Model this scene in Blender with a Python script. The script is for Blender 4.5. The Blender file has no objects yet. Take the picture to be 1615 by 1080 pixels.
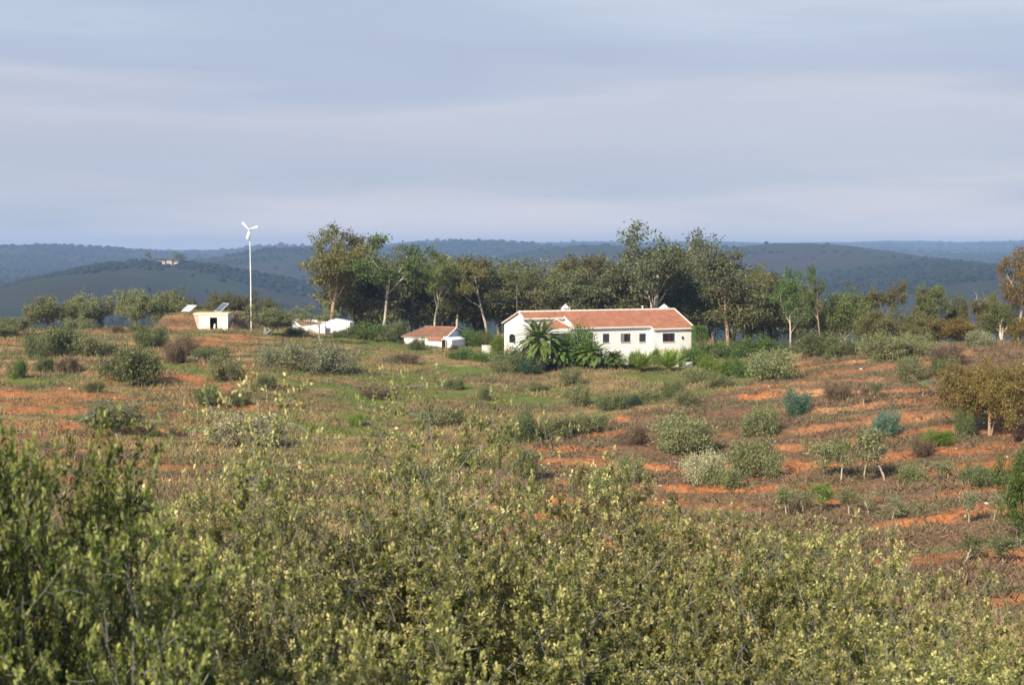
import bpy, math, random
import numpy as np
from math import sin, cos, radians as R, pi

# ------------------------------------------------------------------ camera, sky, sun
sc = bpy.context.scene
CZ = 30.0; F = 2400.0; HOR = 395.0; PITCH = math.atan((540-HOR)/F)
cam_d = bpy.data.cameras.new("camera"); cam = bpy.data.objects.new("camera", cam_d)
sc.collection.objects.link(cam)
cam.location = (0, 0, CZ); cam.rotation_euler = (pi/2-PITCH, 0, 0)
cam_d.sensor_width = 36; cam_d.lens = F/1615*36
cam_d.clip_start = 0.2; cam_d.clip_end = 40000
cam_d.dof.use_dof = True; cam_d.dof.focus_distance = 190; cam_d.dof.aperture_fstop = 5.6
sc.camera = cam
sc.view_settings.view_transform = 'Standard'; sc.view_settings.look = 'None'
sc.view_settings.exposure = 0.5; sc.view_settings.gamma = 1
SUN_AZ = 32; SUN_EL = 33            # degrees left of straight behind the camera, above the horizon
sdir = (-sin(R(SUN_AZ))*cos(R(SUN_EL)), -cos(R(SUN_AZ))*cos(R(SUN_EL)), sin(R(SUN_EL)))
sun_d = bpy.data.lights.new("sun", 'SUN'); sun_d.energy = 5.0; sun_d.angle = R(0.6); sun_d.color = (1, .89, .67)
sun = bpy.data.objects.new("sun", sun_d); sc.collection.objects.link(sun)
from mathutils import Vector, Matrix
sun.rotation_euler = Vector(sdir).to_track_quat('Z', 'Y').to_euler(); sun.location = (0, 0, 300)

w = bpy.data.worlds.new("World"); sc.world = w; w.use_nodes = True
nt = w.node_tree; nt.nodes.clear()
def N(nt, t, **kw):
    n = nt.nodes.new(t)
    for k, v in kw.items():
        if hasattr(n, k): setattr(n, k, v)
        else: n.inputs[k].default_value = v
    return n
sky = N(nt, 'ShaderNodeTexSky', sky_type='NISHITA', sun_disc=False, sun_elevation=R(SUN_EL), sun_rotation=R(180+SUN_AZ), altitude=200, dust_density=2.0)
skb = N(nt, 'ShaderNodeBackground'); skb.inputs['Strength'].default_value = 0.07
nt.links.new(sky.outputs[0], skb.inputs['Color'])
tc = N(nt, 'ShaderNodeTexCoord'); sx = N(nt, 'ShaderNodeSeparateXYZ'); nt.links.new(tc.outputs['Generated'], sx.inputs[0])
mp = N(nt, 'ShaderNodeMapping'); mp.inputs['Scale'].default_value = (2.2, 2.2, 22.0); mp.inputs['Rotation'].default_value = (0, R(-3), 0)
nt.links.new(tc.outputs['Generated'], mp.inputs[0])
nz = N(nt, 'ShaderNodeTexNoise', Scale=1.3, Detail=8.0, Roughness=.55); nt.links.new(mp.outputs[0], nz.inputs['Vector'])
mp2 = N(nt, 'ShaderNodeMapping'); mp2.inputs['Scale'].default_value = (1.0, 1.0, 7.0); mp2.inputs['Location'].default_value = (3.1, 1.7, .4)
nt.links.new(tc.outputs['Generated'], mp2.inputs[0])
nz2 = N(nt, 'ShaderNodeTexNoise', Scale=2.0, Detail=3.0, Roughness=.5); nt.links.new(mp2.outputs[0], nz2.inputs['Vector'])
m1 = N(nt, 'ShaderNodeMath', operation='MULTIPLY_ADD'); nt.links.new(nz.outputs['Fac'], m1.inputs[0]); m1.inputs[1].default_value = .12; m1.inputs[2].default_value = -.06
m2 = N(nt, 'ShaderNodeMath', operation='ADD'); nt.links.new(m1.outputs[0], m2.inputs[0]); nt.links.new(sx.outputs['Z'], m2.inputs[1])
def lin(c): return tuple(((v/255+.055)/1.055)**2.4 if v/255 > .04045 else v/255/12.92 for v in c)
ramp = N(nt, 'ShaderNodeValToRGB'); e = ramp.color_ramp
stops = [(0.0, (226, 220, 222)), (.02, (214, 211, 217)), (.05, (186, 193, 207)), (.075, (186, 190, 206)), (.09, (190, 194, 208)),
         (.115, (172, 182, 204)), (.135, (176, 187, 207)), (.16, (190, 200, 216)), (.21, (178, 192, 212)), (.4, (170, 186, 210)), (1, (140, 165, 200))]
for i, (p, c) in enumerate(stops):
    el = e.elements[i] if i < 2 else e.elements.new(p)
    el.position = p; el.color = (*lin(c), 1)
nt.links.new(m2.outputs[0], ramp.inputs[0])
mul = N(nt, 'ShaderNodeMixRGB', blend_type='MULTIPLY'); mul.inputs[0].default_value = 1
r2 = N(nt, 'ShaderNodeValToRGB'); r2.color_ramp.elements[0].position = .3; r2.color_ramp.elements[1].position = .7
r2.color_ramp.elements[0].color = (.90, .92, .95, 1); r2.color_ramp.elements[1].color = (1.06, 1.05, 1.03, 1)
nt.links.new(nz2.outputs['Fac'], r2.inputs[0]); nt.links.new(ramp.outputs[0], mul.inputs[1]); nt.links.new(r2.outputs[0], mul.inputs[2])
cb = N(nt, 'ShaderNodeBackground'); cb.inputs['Strength'].default_value = .83
nt.links.new(mul.outputs[0], cb.inputs['Color'])
mxs = N(nt, 'ShaderNodeMixShader'); mxs.inputs[0].default_value = .93
nt.links.new(skb.outputs[0], mxs.inputs[1]); nt.links.new(cb.outputs[0], mxs.inputs[2])
wo = N(nt, 'ShaderNodeOutputWorld'); nt.links.new(mxs.outputs[0], wo.inputs['Surface'])
sc.cycles.max_bounces = 5; sc.cycles.diffuse_bounces = 2; sc.cycles.transmission_bounces = 3; sc.cycles.volume_bounces = 0
sc.cycles.transparent_max_bounces = 8

# ------------------------------------------------------------------ helpers
C = sc.collection
def P(px, py, d):
    u = (px-807.5)/F; v = (540-py)/F
    dy = cos(PITCH)+v*sin(PITCH); dz = -sin(PITCH)+v*cos(PITCH)
    return Vector((u*d/dy, d, CZ+dz*d/dy))
def sstep(a, b, x):
    t = np.clip((x-a)/(b-a), 0, 1); return t*t*(3-2*t)
_rs = np.random.RandomState(7); _L = _rs.rand(256, 256)
def vnoise(x, y):
    xi = np.floor(x).astype(int); yi = np.floor(y).astype(int); fx = x-xi; fy = y-yi
    fx = fx*fx*(3-2*fx); fy = fy*fy*(3-2*fy); a = xi & 255; b = yi & 255; a1 = (a+1) & 255; b1 = (b+1) & 255
    return (_L[a, b]*(1-fx)+_L[a1, b]*fx)*(1-fy)+(_L[a, b1]*(1-fx)+_L[a1, b1]*fx)*fy
def fbm(x, y, sc_=1.0, o=4, g=.5, off=0.0):
    x = np.asarray(x, float)/sc_+off*17.3; y = np.asarray(y, float)/sc_+off*9.1; s = 0; a = 1; t = 0
    for i in range(o):
        s = s+a*vnoise(x+i*31.7, y+i*11.3); t += a; a *= g; x = x*2.03; y = y*2.03
    return s/t

# ------------------------------------------------------------------ terrain height
TD = [0, 5, 8, 12, 16, 20, 35, 55, 80, 100, 125, 150, 175, 200, 225, 250, 300, 400]
TU = [-400, 100, 300, 500, 700, 950, 1200, 1350, 1550, 2000]
TZ = {
 -400: [-2.2, -3.2, -4.2, -5.1, -5.8, -6.5, -9.2, -11.8, -13.3, -14.0, -14.2, -13.4, -12.8, -12.6, -12.6, -14, -22, -45],
 100:  [-2.2, -3.2, -4.2, -5.1, -5.8, -6.5, -9.2, -11.8, -13.6, -14.4, -14.6, -13.3, -12.4, -12.0, -11.9, -12.8, -22, -45],
 300:  [-2.2, -3.2, -4.2, -5.1, -5.8, -6.5, -9.2, -11.8, -13.6, -14.5, -14.8, -13.4, -12.4, -11.8, -11.5, -12.0, -20, -45],
 500:  [-2.2, -3.2, -4.2, -5.1, -5.8, -6.5, -9.3, -12.0, -14.0, -14.9, -15.1, -14.3, -13.2, -12.8, -12.6, -13.0, -19, -40],
 700:  [-2.2, -3.2, -4.2, -5.1, -5.8, -6.5, -9.4, -12.3, -14.6, -15.6, -16.0, -15.8, -15.2, -14.6, -14.0, -14.0, -17, -36],
 950:  [-2.2, -3.2, -4.2, -5.1, -5.8, -6.5, -9.4, -12.4, -15.2, -16.2, -16.3, -16.0, -15.3, -14.4, -14.2, -14.2, -17, -36],
 1200: [-2.2, -3.2, -4.2, -5.1, -5.8, -6.6, -9.5, -12.9, -15.8, -16.7, -15.8, -13.6, -14.4, -14.4, -14.6, -15.2, -18, -36],
 1350: [-2.2, -3.2, -4.2, -5.1, -5.8, -6.6, -9.6, -13.2, -16.2, -16.5, -15.2, -13.5, -12.3, -12.4, -15.0, -17, -22, -40],
 1550: [-2.2, -3.2, -4.2, -5.1, -5.8, -6.7, -9.9, -13.4, -15.0, -15.0, -13.6, -12.2, -11.2, -12.2, -15.5, -18, -24, -42],
 2000: [-2.2, -3.2, -4.2, -5.1, -5.8, -6.7, -9.9, -13.0, -14.2, -13.8, -12.6, -11.6, -11.0, -12.2, -15.5, -18, -24, -42]}
GY = np.arange(0, 401, 2.0); GU = np.linspace(-.46, .46, 47)
_cols = np.array([np.interp(GY, TD, TZ[p]) for p in TU]); _us = [(p-807.5)/F for p in TU]
_T = np.array([[np.interp(u, _us, _cols[:, j]) for u in GU] for j in range(len(GY))])
for _ in range(3):
    _p = np.pad(_T, ((2, 2), (1, 1)), 'edge')
    _T = (_p[:-4, 1:-1]+_p[1:-3, 1:-1]*2+_p[2:-2, 1:-1]*3+_p[3:-1, 1:-1]*2+_p[4:, 1:-1])/9
    _p = np.pad(_T, ((0, 0), (1, 1)), 'edge'); _T = (_p[:, :-2]+2*_p[:, 1:-1]+_p[:, 2:])/4
def near_z(x, y):
    u = np.clip(x/np.maximum(y, 4.0), -.459, .459); yy = np.clip(y, 0, 399.9)
    i = yy/2; j = (u+.46)/.02; i0 = i.astype(int); j0 = np.minimum(j.astype(int), 45); fi = i-i0; fj = j-j0
    return (_T[i0, j0]*(1-fj)+_T[i0, j0+1]*fj)*(1-fi)+(_T[i0+1, j0]*(1-fj)+_T[i0+1, j0+1]*fj)*fi
HILLS = [  # px, depth, height relative to the camera, half width px, half depth m
 (140, 1850, -31, 190, 380), (250, 2250, -19.5, 260, 300), (1440, 2600, -12, 150, 420), (1260, 3400, 16, 260, 500), (1560, 2100, -34, 200, 500),
 (760, 5300, 26, 220, 700), (930, 3500, 12, 200, 500), (480, 3600, 0, 210, 500), (60, 5000, 14, 260, 700), (1100, 2300, -30, 240, 350), (860, 1900, -48, 200, 350),
 (400, 1500, -52, 200, 300), (1350, 1600, -66, 220, 300)]
def far_z(x, y):
    h = np.interp(y, [300, 450, 800, 1200, 1800, 2600, 4000, 5500, 7500, 9500, 14000], [-22, -60, -118, -105, -80, -62, -44, -22, 12, 34, 10])
    amp = np.interp(y, [300, 700, 2000, 5000, 9000], [3, 22, 52, 62, 30])
    h = h+(fbm(x*.5, y, 900, 5, .5, 1)-.5)*1.7*amp+(fbm(x*.7, y, 260, 5, .55, 3)-.5)*amp*.55
    for (px, d, z, wx, wy) in HILLS:
        cx = (px-807.5)/F*d; k = np.exp(-((x-cx)/(wx/F*d))**2-((y-d)/wy)**2)
        h = h*(1-k)+(z+(fbm(x, y, 160, 3, .5, 5)-.5)*9)*k
    return h
def rzone(x, y):   # the ploughed slope on the right
    u = x/np.maximum(y, 4.0)
    ub = np.interp(y, [20, 60, 110, 125, 140, 155, 185], [-.05, -.03, -.012, .012, .06, .15, .19])
    return sstep(-.012, .012, u-ub+(fbm(x, y, 6, 3, .5, 2)-.5)*.05)*sstep(34, 48, y)*(1-sstep(188, 200, y))
def terr(x, y):
    t = y+.10*x+(fbm(x, y, 22, 3, .5, 4)-.5)*6.5+(fbm(x, y, 5, 3, .5, 14)-.5)*2.6; per = 8.6
    f = t/per-np.floor(t/per); return f
def mound(x, y):
    cx0, cx1 = (258-807.5)/F*232, (366-807.5)/F*232
    return sstep(cx0-1.5, cx0+1.6, x)*(1-sstep(cx1-.3, cx1+3, x))*sstep(0, 2, y-225.6-4.3*(x > (312.5-807.5)/F*226)*(x < (360.5-807.5)/F*226))*(1-sstep(240, 250, y))
def skyline(x, y):
    px = 807.5+F*x/np.maximum(y, 300.0)
    t = np.interp(px, [0, 100, 200, 280, 350, 440, 560, 660, 770, 860, 920, 1000, 1150, 1250, 1400, 1500, 1615], [382, 383, 389, 392, 391, 384, 386, 377, 375, 380, 377, 378, 377, 380, 377, 380, 377])
    return (381-t)/F*y*sstep(4200, 6500, y)
def gz(x, y):
    x = np.asarray(x, float); y = np.asarray(y, float)
    n = near_z(x, y); wf = sstep(290, 380, y); z = n*(1-wf)+far_z(x, np.maximum(y, 300.0))*wf+skyline(x, y)
    nearw = 1-sstep(280, 420, y)
    z = z+((fbm(x, y, 9, 4, .5, 6)-.5)*.9+(fbm(x, y, 1.7, 3, .55, 8)-.5)*.28)*nearw*sstep(2, 14, y)
    rz = rzone(x, y); f = terr(x, y)
    z = z+rz*(.55*(sstep(0, .20, f)-f)+(fbm(x, y*2.2, 1.1, 4, .65, 9)-.5)*.5)
    lz = (1-sstep(-.17, -.12, x/np.maximum(y, 4)))*sstep(60, 90, y)*(1-sstep(205, 222, y))
    z = z+lz*.35*(sstep(0, .3, f)-f)
    m = mound(x, y); z = z*(1-m)+(P(300, 494.5, 232).z-CZ+(fbm(x, y, 1.2, 2, .5, 3)-.5)*.25)*m
    return CZ+z
def g1(x, y): return float(gz(np.array([x]), np.array([y]))[0])
def hit(px, py):      # where the line of sight meets the ground
    d = np.concatenate([np.arange(6, 60, .25), np.arange(60, 320, .5)])
    v = np.array([P(px, py, k) for k in d]); g = gz(v[:, 0], v[:, 1]); b = np.nonzero(g >= v[:, 2])[0]
    return float(d[b[0]]) if len(b) else 230.0

def mask(x, y):
    """weights: orange soil, dead brown heath, dry grass, green grass"""
    rz = rzone(x, y); f = terr(x, y); u = x/np.maximum(y, 4.)
    n1 = fbm(x, y*1.3, 7, 4, .55, 11); n2 = fbm(x, y*1.8, 2.2, 4, .6, 12); n3 = fbm(x, y, 14, 4, .5, 13)
    bank = np.exp(-((f-.12)/.095)**2)+np.exp(-((f-1.10)/.095)**2)
    o_r = np.clip(sstep(.47, .62, bank*.68*sstep(.34, .52, n3)+n1*.40+(n2-.5)*.55)+.9*sstep(.58, .67, n1), 0, 1)*(.78+.22*sstep(.35, .55, fbm(x, y*2., .9, 3, .6, 19)))*(1-.5*sstep(108, 150, y)*sstep(.62, .42, fbm(x, y, 12, 3, .5, 23)))
    left = 1-sstep(-.20, -.10, u)
    o_l = sstep(.548, .66, n1*.6+n2*.4+bank*.10-.02+.05*left)*(.25+.75*left)
    near = 1-sstep(30, 55, y)
    o = rz*o_r+(1-rz)*np.maximum(o_l*.9, near*sstep(.45, .6, n1))
    br = rz*(1-o_r)+(1-rz)*(sstep(.5, .62, fbm(x, y*1.6, 5, 4, .55, 15))*(.35+.5*left))*(1-o_l)
    gr = (1-rz)*sstep(.50, .62, fbm(x, y*1.7, 8, 4, .5, 16)+.05*np.exp(-((u+.09)/.07)**2))*(1-o_l)*(1-br)
    return o, br, np.clip(1-o-br-gr, 0, 1), gr

# ------------------------------------------------------------------ materials
def newmat(name):
    m = bpy.data.materials.new(name); m.use_nodes = True; t = m.node_tree; t.nodes.clear()
    o = t.nodes.new('ShaderNodeOutputMaterial'); return m, t, o
def plain(name, col, rough=.8, var=.12, scale=4.0, bump=0.0, spec=.3, metal=0.0, stain=None):
    m, t, o = newmat(name); b = N(t, 'ShaderNodeBsdfPrincipled'); b.inputs['Roughness'].default_value = rough
    b.inputs['Specular IOR Level'].default_value = spec; b.inputs['Metallic'].default_value = metal
    g = N(t, 'ShaderNodeTexCoord'); nz = N(t, 'ShaderNodeTexNoise', Scale=scale, Detail=6.0, Roughness=.6); t.links.new(g.outputs['Object'], nz.inputs['Vector'])
    r = N(t, 'ShaderNodeValToRGB'); r.color_ramp.elements[0].position = .3; r.color_ramp.elements[1].position = .7
    c2 = stain if stain else [v*(1-var*2) for v in col]
    r.color_ramp.elements[0].color = (*c2, 1); r.color_ramp.elements[1].color = (*[min(1, v*(1+var*.5)) for v in col], 1)
    t.links.new(nz.outputs['Fac'], r.inputs[0]); t.links.new(r.outputs[0], b.inputs['Base Color'])
    if bump:
        bp = N(t, 'ShaderNodeBump'); bp.inputs['Strength'].default_value = bump; bp.inputs['Distance'].default_value = .05
        t.links.new(nz.outputs['Fac'], bp.inputs['Height']); t.links.new(bp.outputs[0], b.inputs['Normal'])
    t.links.new(b.outputs[0], o.inputs[0]); return m
def leafmat(name, col, col2=None, trans=.3, rough=.55, spec=.25):
    m, t, o = newmat(name); col2 = col2 or col
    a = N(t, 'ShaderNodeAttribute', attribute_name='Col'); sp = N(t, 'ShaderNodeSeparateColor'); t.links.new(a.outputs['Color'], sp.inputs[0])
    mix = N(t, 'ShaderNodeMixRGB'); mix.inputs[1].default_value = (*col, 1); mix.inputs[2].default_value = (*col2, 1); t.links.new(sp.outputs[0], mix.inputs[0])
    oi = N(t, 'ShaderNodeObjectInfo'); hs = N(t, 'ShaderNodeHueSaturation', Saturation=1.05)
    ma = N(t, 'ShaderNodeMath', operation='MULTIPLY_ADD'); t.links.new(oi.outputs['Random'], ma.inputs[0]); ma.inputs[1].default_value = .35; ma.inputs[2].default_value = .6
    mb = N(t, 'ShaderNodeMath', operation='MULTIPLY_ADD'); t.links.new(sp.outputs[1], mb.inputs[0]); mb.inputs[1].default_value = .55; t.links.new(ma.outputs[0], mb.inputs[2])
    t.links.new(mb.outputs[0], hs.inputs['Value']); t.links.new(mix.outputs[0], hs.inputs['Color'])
    mh = N(t, 'ShaderNodeMath', operation='MULTIPLY_ADD'); t.links.new(oi.outputs['Random'], mh.inputs[0]); mh.inputs[1].default_value = .03; mh.inputs[2].default_value = .487
    t.links.new(mh.outputs[0], hs.inputs['Hue'])
    b = N(t, 'ShaderNodeBsdfPrincipled'); b.inputs['Roughness'].default_value = rough; b.inputs['Specular IOR Level'].default_value = spec
    tr = N(t, 'ShaderNodeBsdfTranslucent'); mx = N(t, 'ShaderNodeMixShader'); mx.inputs[0].default_value = trans
    t.links.new(hs.outputs[0], b.inputs['Base Color']); t.links.new(hs.outputs[0], tr.inputs[0])
    t.links.new(b.outputs[0], mx.inputs[1]); t.links.new(tr.outputs[0], mx.inputs[2]); t.links.new(mx.outputs[0], o.inputs[0]); return m
def colmat(name, rough=.9, trans=0.0):
    m, t, o = newmat(name); a = N(t, 'ShaderNodeAttribute', attribute_name='Col')
    b = N(t, 'ShaderNodeBsdfPrincipled'); b.inputs['Roughness'].default_value = rough; b.inputs['Specular IOR Level'].default_value = .1
    t.links.new(a.outputs['Color'], b.inputs['Base Color'])
    if trans:
        tr = N(t, 'ShaderNodeBsdfTranslucent'); mx = N(t, 'ShaderNodeMixShader'); mx.inputs[0].default_value = trans
        t.links.new(a.outputs['Color'], tr.inputs[0]); t.links.new(b.outputs[0], mx.inputs[1]); t.links.new(tr.outputs[0], mx.inputs[2]); t.links.new(mx.outputs[0], o.inputs[0])
    else: t.links.new(b.outputs[0], o.inputs[0])
    return m
def groundmat():
    m, t, o = newmat('soil'); a = N(t, 'ShaderNodeAttribute', attribute_name='Col')
    g = N(t, 'ShaderNodeTexCoord'); n1 = N(t, 'ShaderNodeTexNoise', Scale=3.0, Detail=8.0, Roughness=.7); t.links.new(g.outputs['Object'], n1.inputs['Vector'])
    n0 = N(t, 'ShaderNodeTexNoise', Scale=.05, Detail=8.0, Roughness=.65); t.links.new(g.outputs['Object'], n0.inputs['Vector'])
    r = N(t, 'ShaderNodeValToRGB'); r.color_ramp.elements[0].position = .3; r.color_ramp.elements[1].position = .7
    r.color_ramp.elements[0].color = (.50, .44, .40, 1); r.color_ramp.elements[1].color = (1.36, 1.33, 1.28, 1); t.links.new(n1.outputs['Fac'], r.inputs[0])
    r0 = N(t, 'ShaderNodeValToRGB'); r0.color_ramp.elements[0].position = .35; r0.color_ramp.elements[1].position = .65
    r0.color_ramp.elements[0].color = (.8, .8, .8, 1); r0.color_ramp.elements[1].color = (1.15, 1.15, 1.15, 1); t.links.new(n0.outputs['Fac'], r0.inputs[0])
    mu = N(t, 'ShaderNodeMixRGB', blend_type='MULTIPLY'); mu.inputs[0].default_value = 1; t.links.new(a.outputs['Color'], mu.inputs[1]); t.links.new(r.outputs[0], mu.inputs[2])
    mv = N(t, 'ShaderNodeMixRGB', blend_type='MULTIPLY'); mv.inputs[0].default_value = 1; t.links.new(mu.outputs[0], mv.inputs[1]); t.links.new(r0.outputs[0], mv.inputs[2])
    b = N(t, 'ShaderNodeBsdfPrincipled'); b.inputs['Roughness'].default_value = .95; b.inputs['Specular IOR Level'].default_value = .1
    bp = N(t, 'ShaderNodeBump'); bp.inputs['Strength'].default_value = .7; bp.inputs['Distance'].default_value = .12
    t.links.new(n1.outputs['Fac'], bp.inputs['Height']); t.links.new(bp.outputs[0], b.inputs['Normal'])
    t.links.new(mv.outputs[0], b.inputs['Base Color']); t.links.new(b.outputs[0], o.inputs[0]); return m
def tilemat(name, c1, c2, joint, period=.22):
    m, t, o = newmat(name); b = N(t, 'ShaderNodeBsdfPrincipled'); b.inputs['Roughness'].default_value = .85; b.inputs['Specular IOR Level'].default_value = .2
    g = N(t, 'ShaderNodeTexCoord'); wv = N(t, 'ShaderNodeTexWave', wave_type='BANDS', bands_direction='X', Scale=1/period/ (2*pi)*6.283/1.0, Distortion=.3); t.links.new(g.outputs['Object'], wv.inputs['Vector'])
    n1 = N(t, 'ShaderNodeTexNoise', Scale=1.1, Detail=8.0, Roughness=.7); t.links.new(g.outputs['Object'], n1.inputs['Vector'])
    r = N(t, 'ShaderNodeValToRGB'); r.color_ramp.elements[0].position = .35; r.color_ramp.elements[1].position = .65
    r.color_ramp.elements[0].color = (*c1, 1); r.color_ramp.elements[1].color = (*c2, 1); t.links.new(n1.outputs['Fac'], r.inputs[0])
    mx = N(t, 'ShaderNodeMixRGB'); mx.inputs[1].default_value = (*joint, 1)
    mm = N(t, 'ShaderNodeMath', operation='MULTIPLY_ADD'); mm.inputs[1].default_value = .8; mm.inputs[2].default_value = .45; mm.use_clamp = True
    t.links.new(wv.outputs['Fac'], mm.inputs[0]); t.links.new(mm.outputs[0], mx.inputs[0]); t.links.new(r.outputs[0], mx.inputs[2])
    bp = N(t, 'ShaderNodeBump'); bp.inputs['Strength'].default_value = .6; bp.inputs['Distance'].default_value = .05; t.links.new(wv.outputs['Fac'], bp.inputs['Height']); t.links.new(bp.outputs[0], b.inputs['Normal'])
    t.links.new(mx.outputs[0], b.inputs['Base Color']); t.links.new(b.outputs[0], o.inputs[0]); return m
M = dict(
 ground=groundmat(), tuft=colmat('dry_growth', .9, .2), wood=colmat('far_foliage', .95),
 white=plain('whitewash', (.80, .81, .83), .85, .05, .6, stain=(.73, .73, .73)), whiteold=plain('old_whitewash', (.78, .78, .77), .9, .1, 1.1, stain=(.60, .56, .50)),
 cream=plain('cream_render', (.70, .62, .46), .9, .08, 1.0), trim=plain('painted_eave', (.76, .70, .64), .8, .06, 2), pink=plain('bare_render', (.58, .47, .40), .9, .1, 1.5),
 tile=tilemat('terracotta_tile', (.36, .14, .085), (.58, .26, .16), (.32, .12, .07)), tileold=tilemat('weathered_tile', (.22, .12, .075), (.38, .19, .12), (.15, .08, .055)),
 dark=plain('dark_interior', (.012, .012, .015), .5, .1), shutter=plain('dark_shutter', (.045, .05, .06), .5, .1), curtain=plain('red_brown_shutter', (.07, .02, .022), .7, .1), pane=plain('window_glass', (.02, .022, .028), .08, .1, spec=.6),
 steel=plain('white_painted_steel', (.80, .82, .84), .4, .02), galv=plain('galvanised_steel', (.42, .43, .44), .45, .05, metal=.6), wood_pole=plain('weathered_pole', (.20, .17, .14), .8),
 cell=plain('solar_cells', (.03, .045, .08), .12, .15, 8, spec=.9), bark_white=plain('pale_bark', (.55, .50, .43), .85, .25, 2.2, .4, stain=(.30, .23, .17)), bark_brown=plain('brown_bark', (.22, .17, .13), .9, .2, 5, .4), bark_pink=plain('peeling_bark', (.42, .27, .19), .85, .2, 2.5, .4),
 bark_grey=plain('grey_bark', (.24, .225, .20), .9, .2, 12, .4), palmbark=plain('palm_bark', (.27, .17, .10), .95, .3, 14, .6), stone=plain('pale_stone', (.62, .56, .48), .9, .15, 4),
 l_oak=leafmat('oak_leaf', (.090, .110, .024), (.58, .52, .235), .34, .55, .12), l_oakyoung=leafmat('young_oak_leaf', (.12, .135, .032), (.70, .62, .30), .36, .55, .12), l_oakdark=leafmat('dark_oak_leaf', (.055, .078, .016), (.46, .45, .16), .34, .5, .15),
 l_euc=leafmat('eucalyptus_olive', (.095, .11, .038), (.23, .235, .085)), l_eucgold=leafmat('eucalyptus_gold', (.12, .118, .045), (.26, .235, .095)), l_eucgreen=leafmat('eucalyptus_green', (.065, .10, .03), (.17, .22, .08)),
 l_eucgrey=leafmat('eucalyptus_grey', (.095, .11, .055), (.24, .25, .14)), l_eucrust=leafmat('eucalyptus_rust', (.088, .088, .042), (.20, .18, .09)), l_reddish=leafmat('reddish_leaf', (.14, .11, .04), (.33, .24, .085)), l_eucdark=leafmat('eucalyptus_dark', (.10, .11, .055), (.25, .26, .135)), l_eucorange=leafmat('eucalyptus_orange', (.15, .11, .04), (.33, .22, .08)),
 l_olive=leafmat('olive_leaf', (.14, .155, .068), (.37, .37, .19)), l_silver=leafmat('silver_leaf', (.17, .18, .10), (.38, .37, .23)), l_pale=leafmat('pale_leaf', (.30, .28, .17), (.58, .54, .36)), l_teal=leafmat('blue_green_leaf', (.09, .15, .10), (.22, .33, .24)),
 l_green=leafmat('garden_leaf', (.06, .105, .026), (.20, .27, .08)), l_lime=leafmat('bright_garden_leaf', (.10, .16, .03), (.26, .32, .07)), l_dark=leafmat('dark_shrub_leaf', (.09, .11, .045), (.25, .265, .125)), l_heath=leafmat('heath_brown', (.13, .09, .06), (.26, .19, .13)),
 l_palm=leafmat('palm_frond', (.07, .125, .03), (.24, .32, .09), .35), l_youngpalm=leafmat('young_palm_frond', (.15, .22, .04), (.38, .42, .10), .35), l_blue=leafmat('dark_blue_green_leaf', (.05, .085, .05), (.13, .18, .11)))

# ------------------------------------------------------------------ mesh helpers
def mesh_np(name, V, faces_flat, sizes, col=None, mats=()):
    me = bpy.data.meshes.new(name); V = np.asarray(V, np.float32)
    me.vertices.add(len(V)); me.vertices.foreach_set('co', V.ravel())
    sizes = np.asarray(sizes, np.int32); me.loops.add(int(sizes.sum())); me.loops.foreach_set('vertex_index', np.asarray(faces_flat, np.int32).ravel())
    me.polygons.add(len(sizes)); st = np.zeros(len(sizes), np.int32); st[1:] = np.cumsum(sizes)[:-1]
    me.polygons.foreach_set('loop_start', st); me.polygons.foreach_set('loop_total', sizes)
    if col is not None:
        a = me.color_attributes.new('Col', 'FLOAT_COLOR', 'POINT'); c = np.ones((len(V), 4), np.float32); c[:, :3] = col; a.data.foreach_set('color', c.ravel())
    for m in mats: me.materials.append(m)
    me.update(calc_edges=True); me.validate(); return me
def link(name, data, parent=None, smooth=False):
    o = bpy.data.objects.new(name, data); C.objects.link(o)
    if parent: o.parent = parent
    if smooth: data.polygons.foreach_set('use_smooth', [True]*len(data.polygons))
    return o
def tag(o, label=None, cat=None, group=None, kind=None):
    for k, v in (('label', label), ('category', cat), ('group', group), ('kind', kind)):
        if v: o[k] = v
    return o
def empty(name, loc=(0, 0, 0), rz=0, **kw):
    o = bpy.data.objects.new(name, None); o.empty_display_size = .3; C.objects.link(o); o.location = loc; o.rotation_euler = (0, 0, rz); return tag(o, **kw)
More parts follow.
